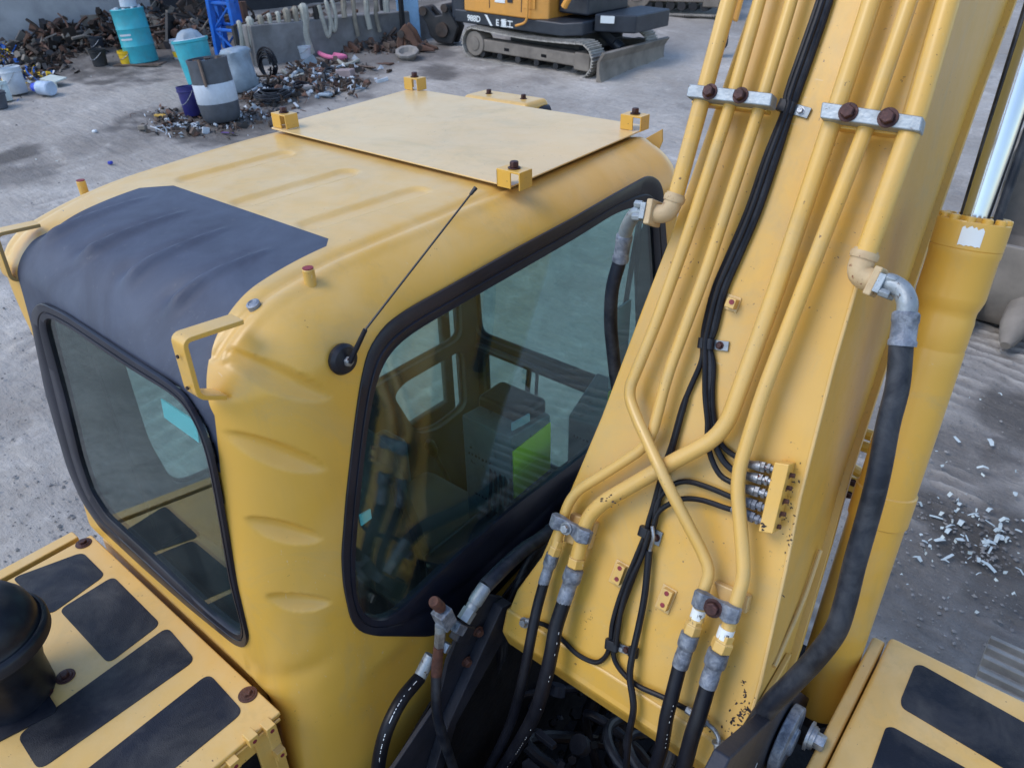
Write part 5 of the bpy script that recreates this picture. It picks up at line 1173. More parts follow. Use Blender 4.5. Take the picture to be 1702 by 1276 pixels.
# upper structure
U0 = th_ + .02
m = MB(); ngon_prism(m, [(-.7, .16, U0 + .02), (1.9, .16, U0 + .02), (2.25, .30, U0 + .06), (2.25, 2.2, U0 + .06), (-.7, 2.2, U0 + .02)], (0, 0, .23)); SK = lobj(D, 'lower_skirt', m, M['ink2'], bevel=.03)
m = MB(); ngon_prism(m, [(-.42, .13, U0 + .245), (1.25, .13, U0 + .245), (1.52, .26, U0 + .245), (1.52, 2.1, U0 + .245), (-.42, 2.1, U0 + .245)], (0, 0, 1.3)); OP = lobj(D, 'side_door', m, M['orange'], bevel=.03)
for xx in (.22, .98):
    m = MB(); abox(m, (xx, .122, U0 + .35), (xx + .012, .131, U0 + 1.5)); lobj(OP, 'panel_gap', m, M['ink'])
m = MB(); abox(m, (1.04, .118, U0 + .42), (1.30, .124, U0 + 1.2)); lobj(OP, 'hatch', m, M['orange'], bevel=.01)
m = MB(); abox(m, (.66, .116, U0 + .48), (.78, .128, U0 + .60)); lobj(OP, 'latch', m, M['ink'])
m = MB(); abox(m, (.36, .120, U0 + .46), (.60, .126, U0 + .62)); lobj(OP, 'white_sticker', m, M['white'])
m = MB(); tube(m, smooth_path([(1.18, .06, U0 + 1.2), (1.18, .05, U0 + .20), (.92, .05, U0 + .12)], .12), .022, 10); lobj(OP, 'handrail', m, M['orange'])
m = MB(); ngon_prism(m, [(-.85, .2, U0 + .02), (-.45, .2, U0 + .02), (-.45, 2.1, U0 + .02), (-.85, 2.1, U0 + .02)], (0, 0, .9)); lobj(D, 'counterweight', m, M['ink2'], bevel=.1)
m = MB(); abox(m, (1.55, .5, U0 + .36), (2.2, 1.9, U0 + 1.4)); lobj(D, 'rear_step', m, M['ink2'], bevel=.04)
m = MB(); abox(m, (2.0, -.10, U0 + .20), (3.6, .25, U0 + .62)); lobj(D, 'cab_base', m, M['ink2'], bevel=.04) if False else None
m = MB(); ngon_prism(m, [(2.28, .60, U0 + .10), (2.95, .95, U0 + .10), (2.95, 2.2, U0 + .10), (2.28, 2.2, U0 + .10)], (0, 0, .30)); lobj(D, 'front_deck', m, M['ink2'], bevel=.03)
m = MB(); box(m, (2.52, .66, U0 + .32), Vector((.11, .057, 0)), Vector((-.002, .004, 0)), (0, 0, .06)); lobj(D, 'white_sticker', m, M['white'])
m = MB(); tube(m, spline([(1.95, .3, U0 + 1.2), (2.0, .25, U0 + .8), (1.85, .25, U0 + .5)]), .06, 10); lobj(D, 'orange_bracket', m, M['orange'])
text_mesh('988D', .15, 'model_lettering', M['white'], SK, (-.36, .155, U0 + .075), (math.pi / 2, 0, 0), bold=.004)
text_mesh('E \u91cd\u5de5', .15, 'maker_lettering', M['white'], SK, (.36, .155, U0 + .06), (math.pi / 2, 0, 0), bold=.004)
m = MB(); ngon_prism(m, [(.08, .157, U0 + .22), (.14, .157, U0 + .22), (.28, .157, U0 + .04), (.22, .157, U0 + .04)], (0, -.003, 0)); lobj(SK, 'white_slash', m, M['white'])
# ---------------------------------------------------------------- larger machine whose track shows behind the boom
gA2, gB2 = gnd(1038, 22), gnd(1300, 42)
T = thing('track_machine', 'grey crawler undercarriage at the top edge of the photo behind the small digger', 'excavator', tuple(gA2))
T.rotation_euler = (0, 0, math.atan2(gB2.y - gA2.y, gB2.x - gA2.x))
Lt = (gnd(1188, 33) - gA2).length
track_side(T, -.2, Lt + .35, .3, .6, .92, n_sh=40)
m = MB(); abox(m, (.1, .6, .5), (Lt - .2, 2.6, 1.4)); lobj(T, 'machine_body', m, M['ink2'], bevel=.05)
# own right-hand track of the foreground machine, seen past the tank
own = bpy.data.objects.new('crawler_track', None)
sx = onz(1657, 1056, 1.02)
for k in range(6):
    m = MB(); y_ = sx.y - .20 - k * .20
    ngon_prism(m, [(sx.x - .02, y_ + a_, b_) for a_, b_ in ((0, .96), (.0, 1.0), (.02, 1.0), (.03, 1.035), (.05, 1.035), (.06, 1.0), (.09, 1.0), (.10, 1.03), (.12, 1.03), (.13, 1.0), (.155, 1.0), (.16, 1.03), (.18, 1.03), (.192, 1.0), (.192, .96))], (.6, 0, 0)); obj('track_shoe', m, M['shoe'], EX, bevel=.004)
m = MB(); abox(m, (sx.x + .05, sx.y - 1.5, .2), (sx.x + .5, sx.y - .05, .97)); obj('track_frame', m, M['steelg'], EX)
# ---------------------------------------------------------------- big bucket on the ground at right, teeth towards the camera
def bucket_thing():
    c0_, c1_ = gnd(1568, 520), gnd(1775, 585)
    d = (c1_ - c0_); d.z = 0; d.normalize(); fwd = Vector((-d.y, d.x, 0))
    if fwd.dot(CAM - c0_) > 0: fwd = -fwd
    BK = thing('digging_bucket', 'dusty grey excavator bucket lying on the mud beside the lift cylinder rod', 'bucket', tuple(c0_))
    BK.rotation_euler = (0, 0, math.atan2(d.y, d.x)); W2 = 2.0
    pf = [(0, .10), (.05, .0), (1.0, .0), (1.35, .35), (1.42, .95), (1.36, 1.32), (1.28, 1.32), (1.30, .95), (1.22, .42), (.95, .10), (.10, .10), (.06, .72), (.0, .72)]
    m = MB(); ngon_prism(m, [Vector((0, y, z)) for y, z in pf], (W2, 0, 0)); lobj(BK, 'bucket_shell', m, M['steelg'], bevel=.012, sharp=50)
    ring_ = [Vector((0, .82 + .20 * math.cos(a), .82 + .20 * math.sin(a))) for a in np.linspace(0, 2 * math.pi, 25)[:-1]]
    for xx in (-.04, W2):
        sp_ = [Vector((0, y, z)) for y, z in [(-.02, -.01), (1.0, -.02), (1.38, .33), (1.46, .95), (1.38, 1.36), (1.20, 1.40), (.75, 1.20), (.35, .95), (-.02, .78)]]
        m = MB(); plate_holes(m, [p + Vector((xx, 0, 0)) for p in sp_], [[p + Vector((xx, 0, 0)) for p in ring_]], (.04, 0, 0)); lobj(BK, 'side_plate', m, M['steelg'], bevel=0)
        m = MB(); tube(m, [p + Vector((xx + .02, 0, 0)) for p in ring_ + [ring_[0]]], .03, 8, False); lobj(BK, 'ring_weld', m, M['steelg'])
    for k in range(5):
        x_ = .16 + k * (W2 - .32) / 4; m = MB()
        lathe(m, [(.13, -.16), (.14, 0), (.12, .22), (.07, .40), (.04, .46)], (x_, .05, .20), (0, -.75, -.30), 10, (1, 0, 0)); lobj(BK, 'tooth', m, M['steelg'], sharp=60)
    m = MB(); abox(m, (.1, 1.30, 1.30), (W2 - .1, 1.50, 1.44)); lobj(BK, 'top_beam', m, M['steelg'], bevel=.03)
    for xx in (.55, 1.25):
        m = MB(); ngon_prism(m, [Vector((xx, y, z)) for y, z in [(1.36, 1.0), (1.75, .8), (1.85, 1.2), (1.7, 1.55), (1.45, 1.6), (1.30, 1.40)]], (.08, 0, 0)); lobj(BK, 'hanger_ear', m, M['steelg'], bevel=.01)
bucket_thing()
# ---------------------------------------------------------------- loose things in the yard
UPV = Vector((0, 0, 1))
def mpp(px, py): 
    g = gnd(px, py); return (R.transposed() @ (g - CAM)).z / F      # metres per photograph pixel at that spot
def drum(px, py, r, h_, name, label, cat, prof_, mat_, tilt=(0, 0), open_in=None, group=None):
    """px,py: middle of the foot; prof_: (radius factor, height factor)"""
    g = gnd(px, py); k = mpp(px, py); t = thing(name, label, cat, tuple(g), group); t.rotation_euler = (tilt[0], tilt[1], 0)
    m = MB(); lathe(m, [(r * k * a, h_ * k * b) for a, b in prof_], (0, 0, 0), UPV, 28); o = lobj(t, 'shell', m, mat_, sharp=40); return t, k
hoops = [(.97, 0), (1, .01), (1, .30), (1.03, .32), (1, .34), (1, .62), (1.03, .64), (1, .66), (1, .97), (1.03, .985), (1.0, 1.0), (.94, 1.0), (.93, .97)]
t, k = drum(238, 103, 25, 80, 'turquoise_barrel', 'turquoise plastic barrel standing on the dunnage by the grey wall, white tins on top', 'barrel', hoops, M['turq'], tilt=(.03, -.06))
for zz, w2 in ((.52, 9), (.44, 10)):
    m = MB(); vs = []; n_ = 8
    for i in range(n_ + 1):
        a = math.radians(-75 + 6 * (i - 2)); vs += [Vector((math.cos(a), math.sin(a), 0)) * 25.3 * k + Vector((0, 0, 80 * k * zz)), Vector((math.cos(a), math.sin(a), 0)) * 25.3 * k + Vector((0, 0, 80 * k * (zz + .035)))]
    m.add(vs, [(2 * i, 2 * i + 2, 2 * i + 3, 2 * i + 1) for i in range(n_)]); lobj(t, 'white_lettering', m, M['wplas'], recalc=False)
# rags and rim mess on the barrel top
m = MB()
for i in range(9):
    a = i * .7; lathe(m, [(3 * k, 0), (2 * k, random.uniform(2, 6) * k)], (20 * k * math.cos(a), 20 * k * math.sin(a), 79 * k), UPV, 6)
lobj(t, 'top_scraps', m, M['wplas'])
tb = t.location
for i in range(3):
    tt = thing('paint_tin', ('lowest', 'middle', 'topmost')[i] + ' white tin of the stack on the turquoise barrel', 'tin', (tb.x - 6 * k * .7, tb.y + 2 * k, tb.z + (80 + i * 16) * k), 'stacked white tins')
    m = MB(); lathe(m, [(11.5 * k, 0), (12.5 * k, .5 * k), (12.5 * k, 14 * k), (13 * k, 14.6 * k), (13 * k, 15.6 * k), (12 * k, 15.6 * k)], (0, 0, 0), UPV, 24); lobj(tt, 'tin_body', m, M['wband'])
    m = MB(); lathe(m, [(12.7 * k, 1 * k), (12.7 * k, 2.2 * k)], (0, 0, 0), UPV, 24); lobj(tt, 'rim', m, M['steeld'])
t, k = drum(340, 145, 27, 74, 'turquoise_barrel', 'turquoise open drum with a clear plastic bag in its mouth, behind the grey drum', 'barrel', [(.80, 0), (.86, .02), (.9, .3), (.95, .6), (1, .93), (1.07, .95), (1.07, 1.0), (.98, 1.0), (.95, .8)], M['turq'], tilt=(.05, -.10))
m = MB(); rr = random.Random(3)
lathe(m, [(20 * k, 66 * k), (23 * k, 74 * k), (16 * k, 84 * k), (8 * k, 88 * k), (3 * k, 82 * k)], (0, 0, 0), UPV, 7); lobj(t, 'plastic_bag', m, M['poly'])
m = MB(); tube(m, [Vector((math.cos(a) * 24 * k, math.sin(a) * 24 * k, 73 * k)) for a in np.linspace(0, 2 * math.pi, 20)], 1.6 * k, 6); lobj(t, 'rim', m, M['wplas'])
t, k = drum(371, 200, 32, 96, 'grey_drum', 'dark grey drum with a broad white band, full of scrap, nearest the cab roof', 'barrel', [(.78, 0), (.9, .04), (.97, .14), (1, .3), (1, .62), (.97, .9), (1.0, .98), (1.0, 1.0), (.92, 1.0), (.90, .93)], M['drumg'], tilt=(.03, -.06))
m = MB(); lathe(m, [(32.2 * k, 30 * k), (32.7 * k, 31 * k), (32.7 * k, 59 * k), (32.2 * k, 60 * k)], (0, 0, 0), UPV, 32); lobj(t, 'white_band', m, M['wband'])
for i in range(10):
    a = rr.uniform(0, 6.28); m = MB(); p0 = Vector((math.cos(a) * 18 * k, math.sin(a) * 18 * k, 86 * k)); lathe(m, [(5 * k, 0), (rr.uniform(2, 6) * k, 9 * k)], p0, (rr.uniform(-1, 1), rr.uniform(-1, 1), .8), 6); lobj(t, 'scrap_piece', m, rr.choice((M['scrap'], M['rustm'], M['wood'], M['scrap'])))
m = MB(); box(m, (4 * k, -20 * k, 92 * k), (13 * k, 2 * k, 2 * k), (-2 * k, 7 * k, 0), (0, 0, 1.5 * k)); lobj(t, 'blue_sheet', m, mat('sky_blue_sheet', (.12, .42, .72), .5), bevel=.01)
m = MB(); box(m, (22 * k, -26 * k, 78 * k), (2.5 * k, 0, .6 * k), (0, 1.2 * k, 0), (-1 * k, 0, 20 * k)); lobj(t, 'timber', m, M['wood'])
def bucket(px, py, r, h_, label, mat_, name='bucket', tilt=(0, 0), lid=False, group=None):
    t, k = drum(px, py, r, h_, name, label, 'bucket', [(.80, 0), (.84, .02), (.95, .80), (1.04, .82), (1.04, .88), (.98, .89), (1.02, 1.0), (.94, 1.0), (.93 if not lid else .5, .9 if not lid else 1.02)], mat_, tilt, group=group)
    m = MB(); tube(m, [Vector((math.cos(a) * r * k * 1.05, -abs(math.sin(a)) * r * k * .9, h_ * k * (.86 - .45 * math.sin(a)))) for a in np.linspace(0, math.pi, 14)], .5 * k, 6); lobj(t, 'handle', m, M['zinc']); return t
bucket(322, 192, 16, 46, 'navy blue tub standing against the dark grey drum', M['navy'], tilt=(0, -.08))
bucket(213, 107, 12, 21, 'yellow square bucket beside the turquoise barrel', M['ybox'])
tq = bucket(302, 98, 13, 30, 'white and yellow pail left of the turquoise open drum', M['wplas']); m = MB(); lathe(m, [(10.8 * mpp(302, 98), 1 * mpp(302, 98)), (12.2 * mpp(302, 98), 12 * mpp(302, 98))], (0, 0, 0), UPV, 24); lobj(tq, 'yellow_band', m, M['ybox'])
bucket(32, 155, 17, 40, 'pale blue-grey pail among the rubbish at the left edge', M['wplas'], tilt=(.06, -.05))
bucket(12, 168, 11, 30, 'narrow white jug leaning at the left edge below the pail', mat('pale_jug', (.60, .68, .68), .5), 'jug', tilt=(.05, -.12))
bucket(-2, 180, 17, 26, 'dark grey tub cut by the left edge of the photo', M['drumg'])
bucket(507, 97, 13, 20, 'white lidded pail under the hanging slings', M['wplas'], lid=True)
bucket(168, 110, 13, 26, 'black rubber tub in front of the scrap heap', M['steeld'])
bucket(165, 88, 11, 24, 'slate blue canister behind the black rubber tub', M['ink2'], 'canister')
# upturned white crate and water bottle
g = gnd(92, 140); k = mpp(92, 140); t = thing('white_crate', 'upturned white tray beside the pail at far left', 'crate', tuple(g)); t.rotation_euler = (.12, .1, .35)
m = MB(); box(m, (0, 0, 9 * k), (17 * k, 0, 0), (0, 12 * k, 0), (0, 0, 1.2 * k)); box(m, (0, -11 * k, 4 * k), (16 * k, 0, 0), (0, 1 * k, 0), (0, 0, 5 * k)); box(m, (-16 * k, 0, 4 * k), (1 * k, 0, 0), (0, 11 * k, 0), (0, 0, 5 * k)); lobj(t, 'tray', m, mat('pale_tray', (.55, .60, .55), .6), bevel=.02)
g = gnd(76, 158); k = mpp(76, 158); t = thing('water_bottle', 'clear water bottle with a blue neck lying on the ground by the white tray', 'bottle', tuple(g)); t.rotation_euler = (0, 0, .3)
m = MB(); lathe(m, [(4 * k, -20 * k), (5 * k, -14 * k), (11 * k, -8 * k), (11.5 * k, 0), (11 * k, 3 * k), (11.5 * k, 9 * k), (11.5 * k, 17 * k), (10 * k, 19 * k)], (0, 0, 11 * k), (1, 0, 0), 20); lobj(t, 'bottle_body', m, mat('clear_plastic', (.42, .52, .66), .25, var=.2))
m = MB(); lathe(m, [(7 * k, -22 * k), (7.5 * k, -10 * k)], (0, 0, 11 * k), (1, 0, 0), 16); lobj(t, 'blue_neck', m, mat('blue_cap', (.04, .09, .60), .4))
# dunnage boards under the barrel
g = gnd(235, 108); k = mpp(235, 108); t = thing('dunnage', 'low boards with litter under the turquoise barrel and yellow bucket', 'boards', tuple(g)); t.rotation_euler = (0, 0, .62)
for i in range(4):
    m = MB(); abox(m, (-42 * k, (-12 + i * 8) * k, 0), (36 * k, (-6 + i * 8) * k, 2.2 * k)); lobj(t, 'plank', m, M['wood'], bevel=.005)
# blue lattice stand
gb = [gnd(364, 92), gnd(402, 96), gnd(408, 84), gnd(376, 80)]; k = mpp(380, 82); cb_ = sum(gb, Vector()) / 4
t = thing('blue_lattice_stand', 'bright blue welded steel lattice stand rising behind the drums', 'stand', tuple(cb_)); ht_ = 150 * k
base_ = [p - cb_ for p in gb]; vv_ = []
for p in base_:
    m = MB(); top2 = Vector((p.x * .78, p.y * .78, ht_)) + Vector((-2 * k, 0, 0)); box(m, (p + top2) / 2, (top2 - p) / 2, Vector((4.2 * k, 0, 0)), Vector((0, 4.2 * k, 0))); lobj(t, 'leg', m, M['blue']); vv_.append((p, top2))
for j in range(4):
    for a in range(4):
        b = (a + 1) % 4; f0, f1 = j / 4, (j + 1) / 4
        P0, P1 = vv_[a][0].lerp(vv_[a][1], f1), vv_[b][0].lerp(vv_[b][1], f1); Q0 = vv_[a][0].lerp(vv_[a][1], f0) if j % 2 else vv_[b][0].lerp(vv_[b][1], f0); Q1 = P1 if j % 2 else P0
        m = MB(); cyl(m, P0, P1, 2.6 * k, 6); lobj(t, 'rung', m, M['blue']); m = MB(); cyl(m, Q0, Q1, 1.9 * k, 6); lobj(t, 'diagonal', m, M['blue'])
m = MB(); box(m, (-14 * k, 0, 72 * k), (14 * k, 0, 0), (0, 9 * k, 0), (0, 0, 3 * k)); lobj(t, 'shelf', m, M['blue'])
# milky plastic sack
g = gnd(408, 150); k = mpp(408, 150); t = thing('plastic_sack', 'big milky plastic sack behind the grey drum, against the hose heap', 'sack', tuple(g)); t.rotation_euler = (.05, -.1, 0)
m = MB(); nseg = 20; prf = [(.75, 0), (.95, .1), (1, .35), (.92, .6), (.85, .8), (.95, .92), (.8, 1.0), (.3, 1.03)]; rr = random.Random(8); vs = []
for a_, b_ in prf:
    for i in range(nseg):
        a = 2 * math.pi * i / nseg; q_ = 26 * k * a_ * (1 + .10 * math.sin(3 * a + b_ * 4) + rr.uniform(-.04, .04)); vs.append((q_ * math.cos(a), q_ * math.sin(a), 64 * k * b_ + rr.uniform(-1, 1) * k))
fs = [(i * nseg + j, i * nseg + (j + 1) % nseg, (i + 1) * nseg + (j + 1) % nseg, (i + 1) * nseg + j) for i in range(len(prf) - 1) for j in range(nseg)] + [tuple(range((len(prf) - 1) * nseg, len(prf) * nseg))]
m.add(vs, fs); lobj(t, 'sack_body', m, M['poly'], sharp=60)
# rail with hanging slings
pa_, pb_ = gnd(402, 112), gnd(672, 72); k = mpp(540, 92); rd = (pb_ - pa_)
t = thing('sling_rail', 'rusty rail on posts carrying a row of grey lifting slings', 'rail', tuple(pa_)); rh = 62 * k
m = MB(); cyl(m, (0, 0, rh - 2 * k), rd + Vector((0, 0, rh + 26 * k)), 1.6 * k, 8); lobj(t, 'top_rail', m, M['scrap'])
for f_ in (0.0, .47, 1.0):
    m = MB(); c = rd * f_; abox(m, (c.x - 3.2 * k, c.y - 3.2 * k, c.z), (c.x + 3.2 * k, c.y + 3.2 * k, c.z + rh + (-2 + 28 * f_) * k)); lobj(t, 'post', m, M['steeld'])
hang = [(.03, 62, 'sling', 3), (.09, 48, 'sling', 5), (.15, 66, 'slingd', 4), (.20, 58, 'sling', 3), (.25, 64, 'sling', 3), (.30, 52, 'slingd', 5), (.35, 58, 'slingd', 4), (.40, 66, 'sling', 6), (.52, 48, 'sling', 3), (.56, 42, 'sling', 3), (.64, 26, 'slingd', 4), (.70, 58, 'slingd', 3), (.78, 52, 'sling', 4), (.84, 60, 'slingd', 3), (.91, 34, 'sling', 5)]
nm = ['at the left end by the blue stand', 'second from the blue stand', 'third from the blue stand', 'fourth from the blue stand', 'fifth from the blue stand', 'sixth from the blue stand', 'seventh from the blue stand', 'folded double above the white pail', 'just right of the middle post', 'looped, second right of the middle post', 'short and bunched, third right of the middle post', 'long and dark above the pink sling', 'pale, second after the pink sling', 'dark and long near the right post', 'short and thick at the right end']
for i, (f_, ln_, mt_, wd) in enumerate(hang):
    c = pa_ + rd * f_ + Vector((0, 0, rh + (-2 + 28 * f_) * k)); d = rd.normalized(); tt = thing('lifting_sling', 'webbing sling on the rail, ' + nm[i], 'sling', tuple(c), 'slings hung over the rail')
    fr_ = d.cross(UPV).normalized(); 
    if fr_.dot(CAM - c) < 0: fr_ = -fr_
    sw = rr.uniform(3, 9) * k; pts = [fr_ * 3 * k + d * 0 + UPV * (-ln_ * k * .55) - d * sw * .4, fr_ * 3 * k - d * 1 * k - UPV * ln_ * k * .3, fr_ * 2.2 * k, UPV * 2.0 * k, -fr_ * 2 * k, -fr_ * 3 * k + d * sw * .3 - UPV * ln_ * k * .5]
    if i in (8, 9): 
        pts = [fr_ * 3 * k - d * sw, fr_ * 4 * k - UPV * ln_ * k * .5 - d * sw * .6, fr_ * 4 * k - UPV * ln_ * k * .98, fr_ * 4 * k - UPV * ln_ * k * .55 + d * sw * .8, fr_ * 2 * k + d * sw * .6, UPV * 2 * k + d * sw * .4]
    else: pts = [fr_ * 4 * k - UPV * ln_ * k + d * rr.uniform(-4, 8) * k] + pts
    m = MB(); tube(m, spline(pts, 6), wd * 1.15 * k, 7); lobj(tt, 'webbing', m, M[mt_])
# pink sling on the ground
m = MB(); k = mpp(550, 92); P_ = [gnd(526, 82, .06), gnd(533, 90, .07), gnd(552, 96, .08), gnd(574, 95, .06), gnd(556, 91, .05)]
tag(obj('pink_sling', (tube(m, spline(P_, 6), 3.6 * k, 8)), M['pinkm'], None, loc=tuple(P_[2])), 'bright pink sling curled on the ground under the rail', 'sling')
# coils of black hose
for (px, py, rr_, lab_) in ((447, 128, 24, 'upright tangle of black hose coils beside the milky sack'), (455, 168, 30, 'flat coil of grey-black hose nearest the cab roof')):
    g = gnd(px, py); k = mpp(px, py); t = thing('hose_coil', lab_, 'hose coil', tuple(g)); up_ = 1 if px == 447 else .12
    for j in range(7):
        m = MB(); r_ = rr_ * k * rr.uniform(.55, 1.05); ph = rr.uniform(-.5, .5); cz = (r_ if up_ == 1 else (3 + 2.2 * j) * k)
        ca_, sa_ = math.cos(ph), math.sin(ph)
        P_ = [Vector((r_ * math.cos(a) * ca_ + 3 * k * j * sa_ * up_, (r_ * math.cos(a) * sa_ if up_ == 1 else r_ * math.sin(a)) + rr.uniform(-.4, .4) * k, cz + (r_ * math.sin(a) if up_ == 1 else 1.2 * k * math.sin(a * 2)))) for a in np.linspace(0, 6.1, 26)]
        tube(m, P_, 1.5 * k, 7); lobj(t, 'hose_turn', m, M['hose'] if up_ == 1 else M['hosed'])
# scrap heaps: individual lumps, too many to count
def heap(px_py_list, n_, label, cat, name, mats, smin, smax, seed, kind='stuff', hgt=18):
    rg_ = random.Random(seed); bufs = {k_: MB() for k_ in mats}; ks = list(mats)
    for i in range(n_):
        a = rg_.choice(px_py_list); px, py = rg_.gauss(a[0], a[2]), rg_.gauss(a[1], a[3]); g = gnd(px, py); k = mpp(px, py); u = max(0, 1 - math.hypot((px - a[0]) / a[2], (py - a[1]) / a[3]) / 2.0)
        g.z += rg_.uniform(0, hgt) * k * u * (a[4] if len(a) > 4 else 1); s_ = (smin * .6 + (smax * 1.7 - smin * .6) * rg_.random() ** 2.6) * k; m = bufs[rg_.choice(ks)]; ty = rg_.random()
        ax = Vector((rg_.gauss(0, 1), rg_.gauss(0, 1), rg_.gauss(0, .6))).normalized()
        if ty < .22: x, y, z = frame(ax); box(m, g, x * s_ * rg_.uniform(.3, 1), y * s_ * rg_.uniform(.08, .4), z * s_ * rg_.uniform(.5, 1.8))
        elif ty < .42: lathe(m, [(s_ * .4, -s_ * .3), (s_ * rg_.uniform(.3, .8), 0), (s_ * .5, s_ * rg_.uniform(.2, 1))], g, ax, 7)
        elif ty < .80: tube(m, spline([g - ax * s_ * 2, g + Vector((rg_.gauss(0, 1), rg_.gauss(0, 1), rg_.random())) * s_ * .6, g + ax * s_ * 2], 4), s_ * rg_.uniform(.06, .30), 5)
        else: m.add([g - ax * s_, g + Vector((s_ * .6, 0, .2 * s_)), g + ax * s_, g + Vector((-.4 * s_, .6 * s_, .8 * s_))], [(0, 1, 2), (0, 2, 3), (0, 1, 3)])
    for k_ in ks:
        if bufs[k_].v: tag(obj(name, bufs[k_], M[k_], None, recalc=True), kind='stuff')
heap([(120, 80, 42, 9, 1.6), (180, 70, 28, 9, 1.6), (70, 85, 26, 9, 1.2), (60, 108, 26, 8)], 1500, '', '', 'scrap_heap', ('scrap', 'rustm', 'steeld', 'scrap', 'steelg'), 2.5, 8, 31, hgt=30)
heap([(20, 120, 20, 14), (10, 90, 16, 10, 1.3), (55, 128, 16, 6)], 420, '', '', 'rubbish', ('wplas', 'scrap', 'steeld', 'blue', 'ybox', 'rustm'), 1.5, 5, 32, hgt=16)
heap([(270, 55, 30, 8, 1.6), (330, 50, 26, 10, 1.6), (310, 70, 25, 5)], 800, '', '', 'scrap_heap', ('scrap', 'rustm', 'steeld', 'steelg'), 3, 9, 33, hgt=40)
heap([(500, 135, 36, 10), (540, 118, 36, 8), (450, 160, 30, 12), (560, 140, 26, 8)], 1000, '', '', 'rubbish', ('wood', 'rustm', 'scrap', 'wplas', 'steeld', 'wood', 'poly'), 1.8, 6, 34, hgt=7)
heap([(290, 200, 26, 9), (330, 215, 40, 6), (420, 195, 30, 8)], 650, '', '', 'rubbish', ('scrap', 'wood', 'rustm', 'steeld', 'wplas'), 1.2, 4.5, 35, hgt=6)
heap([(650, 75, 24, 5), (610, 84, 26, 4)], 400, '', '', 'scrap_heap', ('rustm', 'scrap', 'wood'), 2, 6, 36, hgt=16)
heap([(500, 40, 80, 4, .5)], 380, '', '', 'scrap_heap', ('wood', 'scrap', 'rustm'), 3, 8, 37, hgt=26)
# yellow rag, steel bar, bricks and boxes
def lump(px, py, sx, sy, sz, rot, name, label, cat, mat_, bev=.02):
    g = gnd(px, py); k = mpp(px, py); m = MB(); a = Vector((math.cos(rot), math.sin(rot), .05)); b = Vector((-math.sin(rot), math.cos(rot), 0)); box(m, g + Vector((0, 0, sz * k * .5)), a * sx * k / 2, b * sy * k / 2, UPV * sz * k / 2)
    return tag(obj(name, m, mat_, None, bevel=bev, loc=tuple(g)), label, cat)
lump(575, 128, 28, 18, 12, .4, 'grey_box', 'pinkish grey carton lying beside the wood scraps', 'box', mat('pinkish_card', (.30, .24, .24), .8, var=.1))
lump(513, 150, 24, 10, 9, 1.1, 'concrete_lump', 'pale concrete lump among hoses in front of the slings', 'lump', mat('pale_lump', (.34, .31, .30), .85, bmp=.6, bs_=20), .04)
lump(520, 118, 34, 22, 3, .9, 'rusty_tray', 'rusty tray tipped beside the white lidded pail', 'tray', M['rustm'])
lump(270, 195, 34, 9, 5, .15, 'yellow_rag', 'yellow rag lying on the dirt left of the navy tub', 'rag', mat('yellow_rag', (.48, .30, .06), .85, var=.3, bmp=.8, bs_=20), .03)
lump(292, 212, 46, 3, 2.5, 1.25, 'steel_bar', 'thin grey steel bar on the dirt below the yellow rag', 'bar', M['zinc'])
lump(238, 216, 14, 9, 8, .6, 'grey_block', 'small dusty grey block at the left of the dirt patch', 'block', M['steelg'])
lump(378, 222, 26, 5, 2, .2, 'purple_strip', 'faded purple plastic strip in front of the grey drum', 'strip', mat('purple_strip', (.12, .07, .26), .6))
lump(184, 273, 7, 6, 5, .3, 'bottle_top', 'tiny blue bottle top alone on the bare ground', 'bottle top', mat('blue_cap_small', (.03, .05, .42), .4), .01)
lump(158, 221, 9, 6, 5, .3, 'white_scrap', 'small white scrap alone on the bare ground', 'scrap', M['wplas'], .02)
# rusty attachments and quick hitch left of the small digger
g = gnd(688, 84); k = mpp(688, 84); t = thing('rusty_attachment', 'rusty brown digger attachment lying left of the small digger', 'attachment', tuple(g)); t.rotation_euler = (0, 0, .5)
m = MB(); ngon_prism(m, [Vector((x * k, -12 * k, z * k)) for x, z in [(-26, 2), (-22, 28), (-8, 42), (4, 30), (12, 12), (38, 4), (40, 0), (6, 0), (-2, 14), (-12, 20), (-16, 0)]], (0, 6 * k, 0)); lobj(t, 'cheek_plate', m, M['rustm'], bevel=.03)
m = MB(); ngon_prism(m, [Vector((x * k, 8 * k, z * k)) for x, z in [(-26, 2), (-22, 28), (-8, 42), (4, 30), (12, 12), (38, 4), (40, 0), (6, 0), (-2, 14), (-12, 20), (-16, 0)]], (0, 6 * k, 0)); lobj(t, 'cheek_plate', m, M['rustm'], bevel=.03)
m = MB(); cyl(m, (-16 * k, -14 * k, 26 * k), (-16 * k, 16 * k, 26 * k), 6 * k, 14); cyl(m, (14 * k, -12 * k, 6 * k), (14 * k, 14 * k, 6 * k), 5 * k, 14); lobj(t, 'cross_tube', m, M['scrap'])
g = gnd(738, 72); k = mpp(738, 72); t = thing('quick_hitch', 'black quick hitch with round eyes standing beside the small digger track', 'hitch', tuple(g)); t.rotation_euler = (0, 0, .3)
for yy in (-14, 8):
    m = MB(); ngon_prism(m, [Vector((x * k, yy * k, z * k)) for x, z in [(-24, 30), (-34, 44), (-30, 54), (-20, 56), (-6, 42), (6, 44), (6, 58), (16, 60), (22, 46), (34, 26), (22, 0), (-6, 2), (-18, 12)]], (0, 6 * k, 0)); lobj(t, 'cheek_plate', m, M['steeld'], bevel=.03)
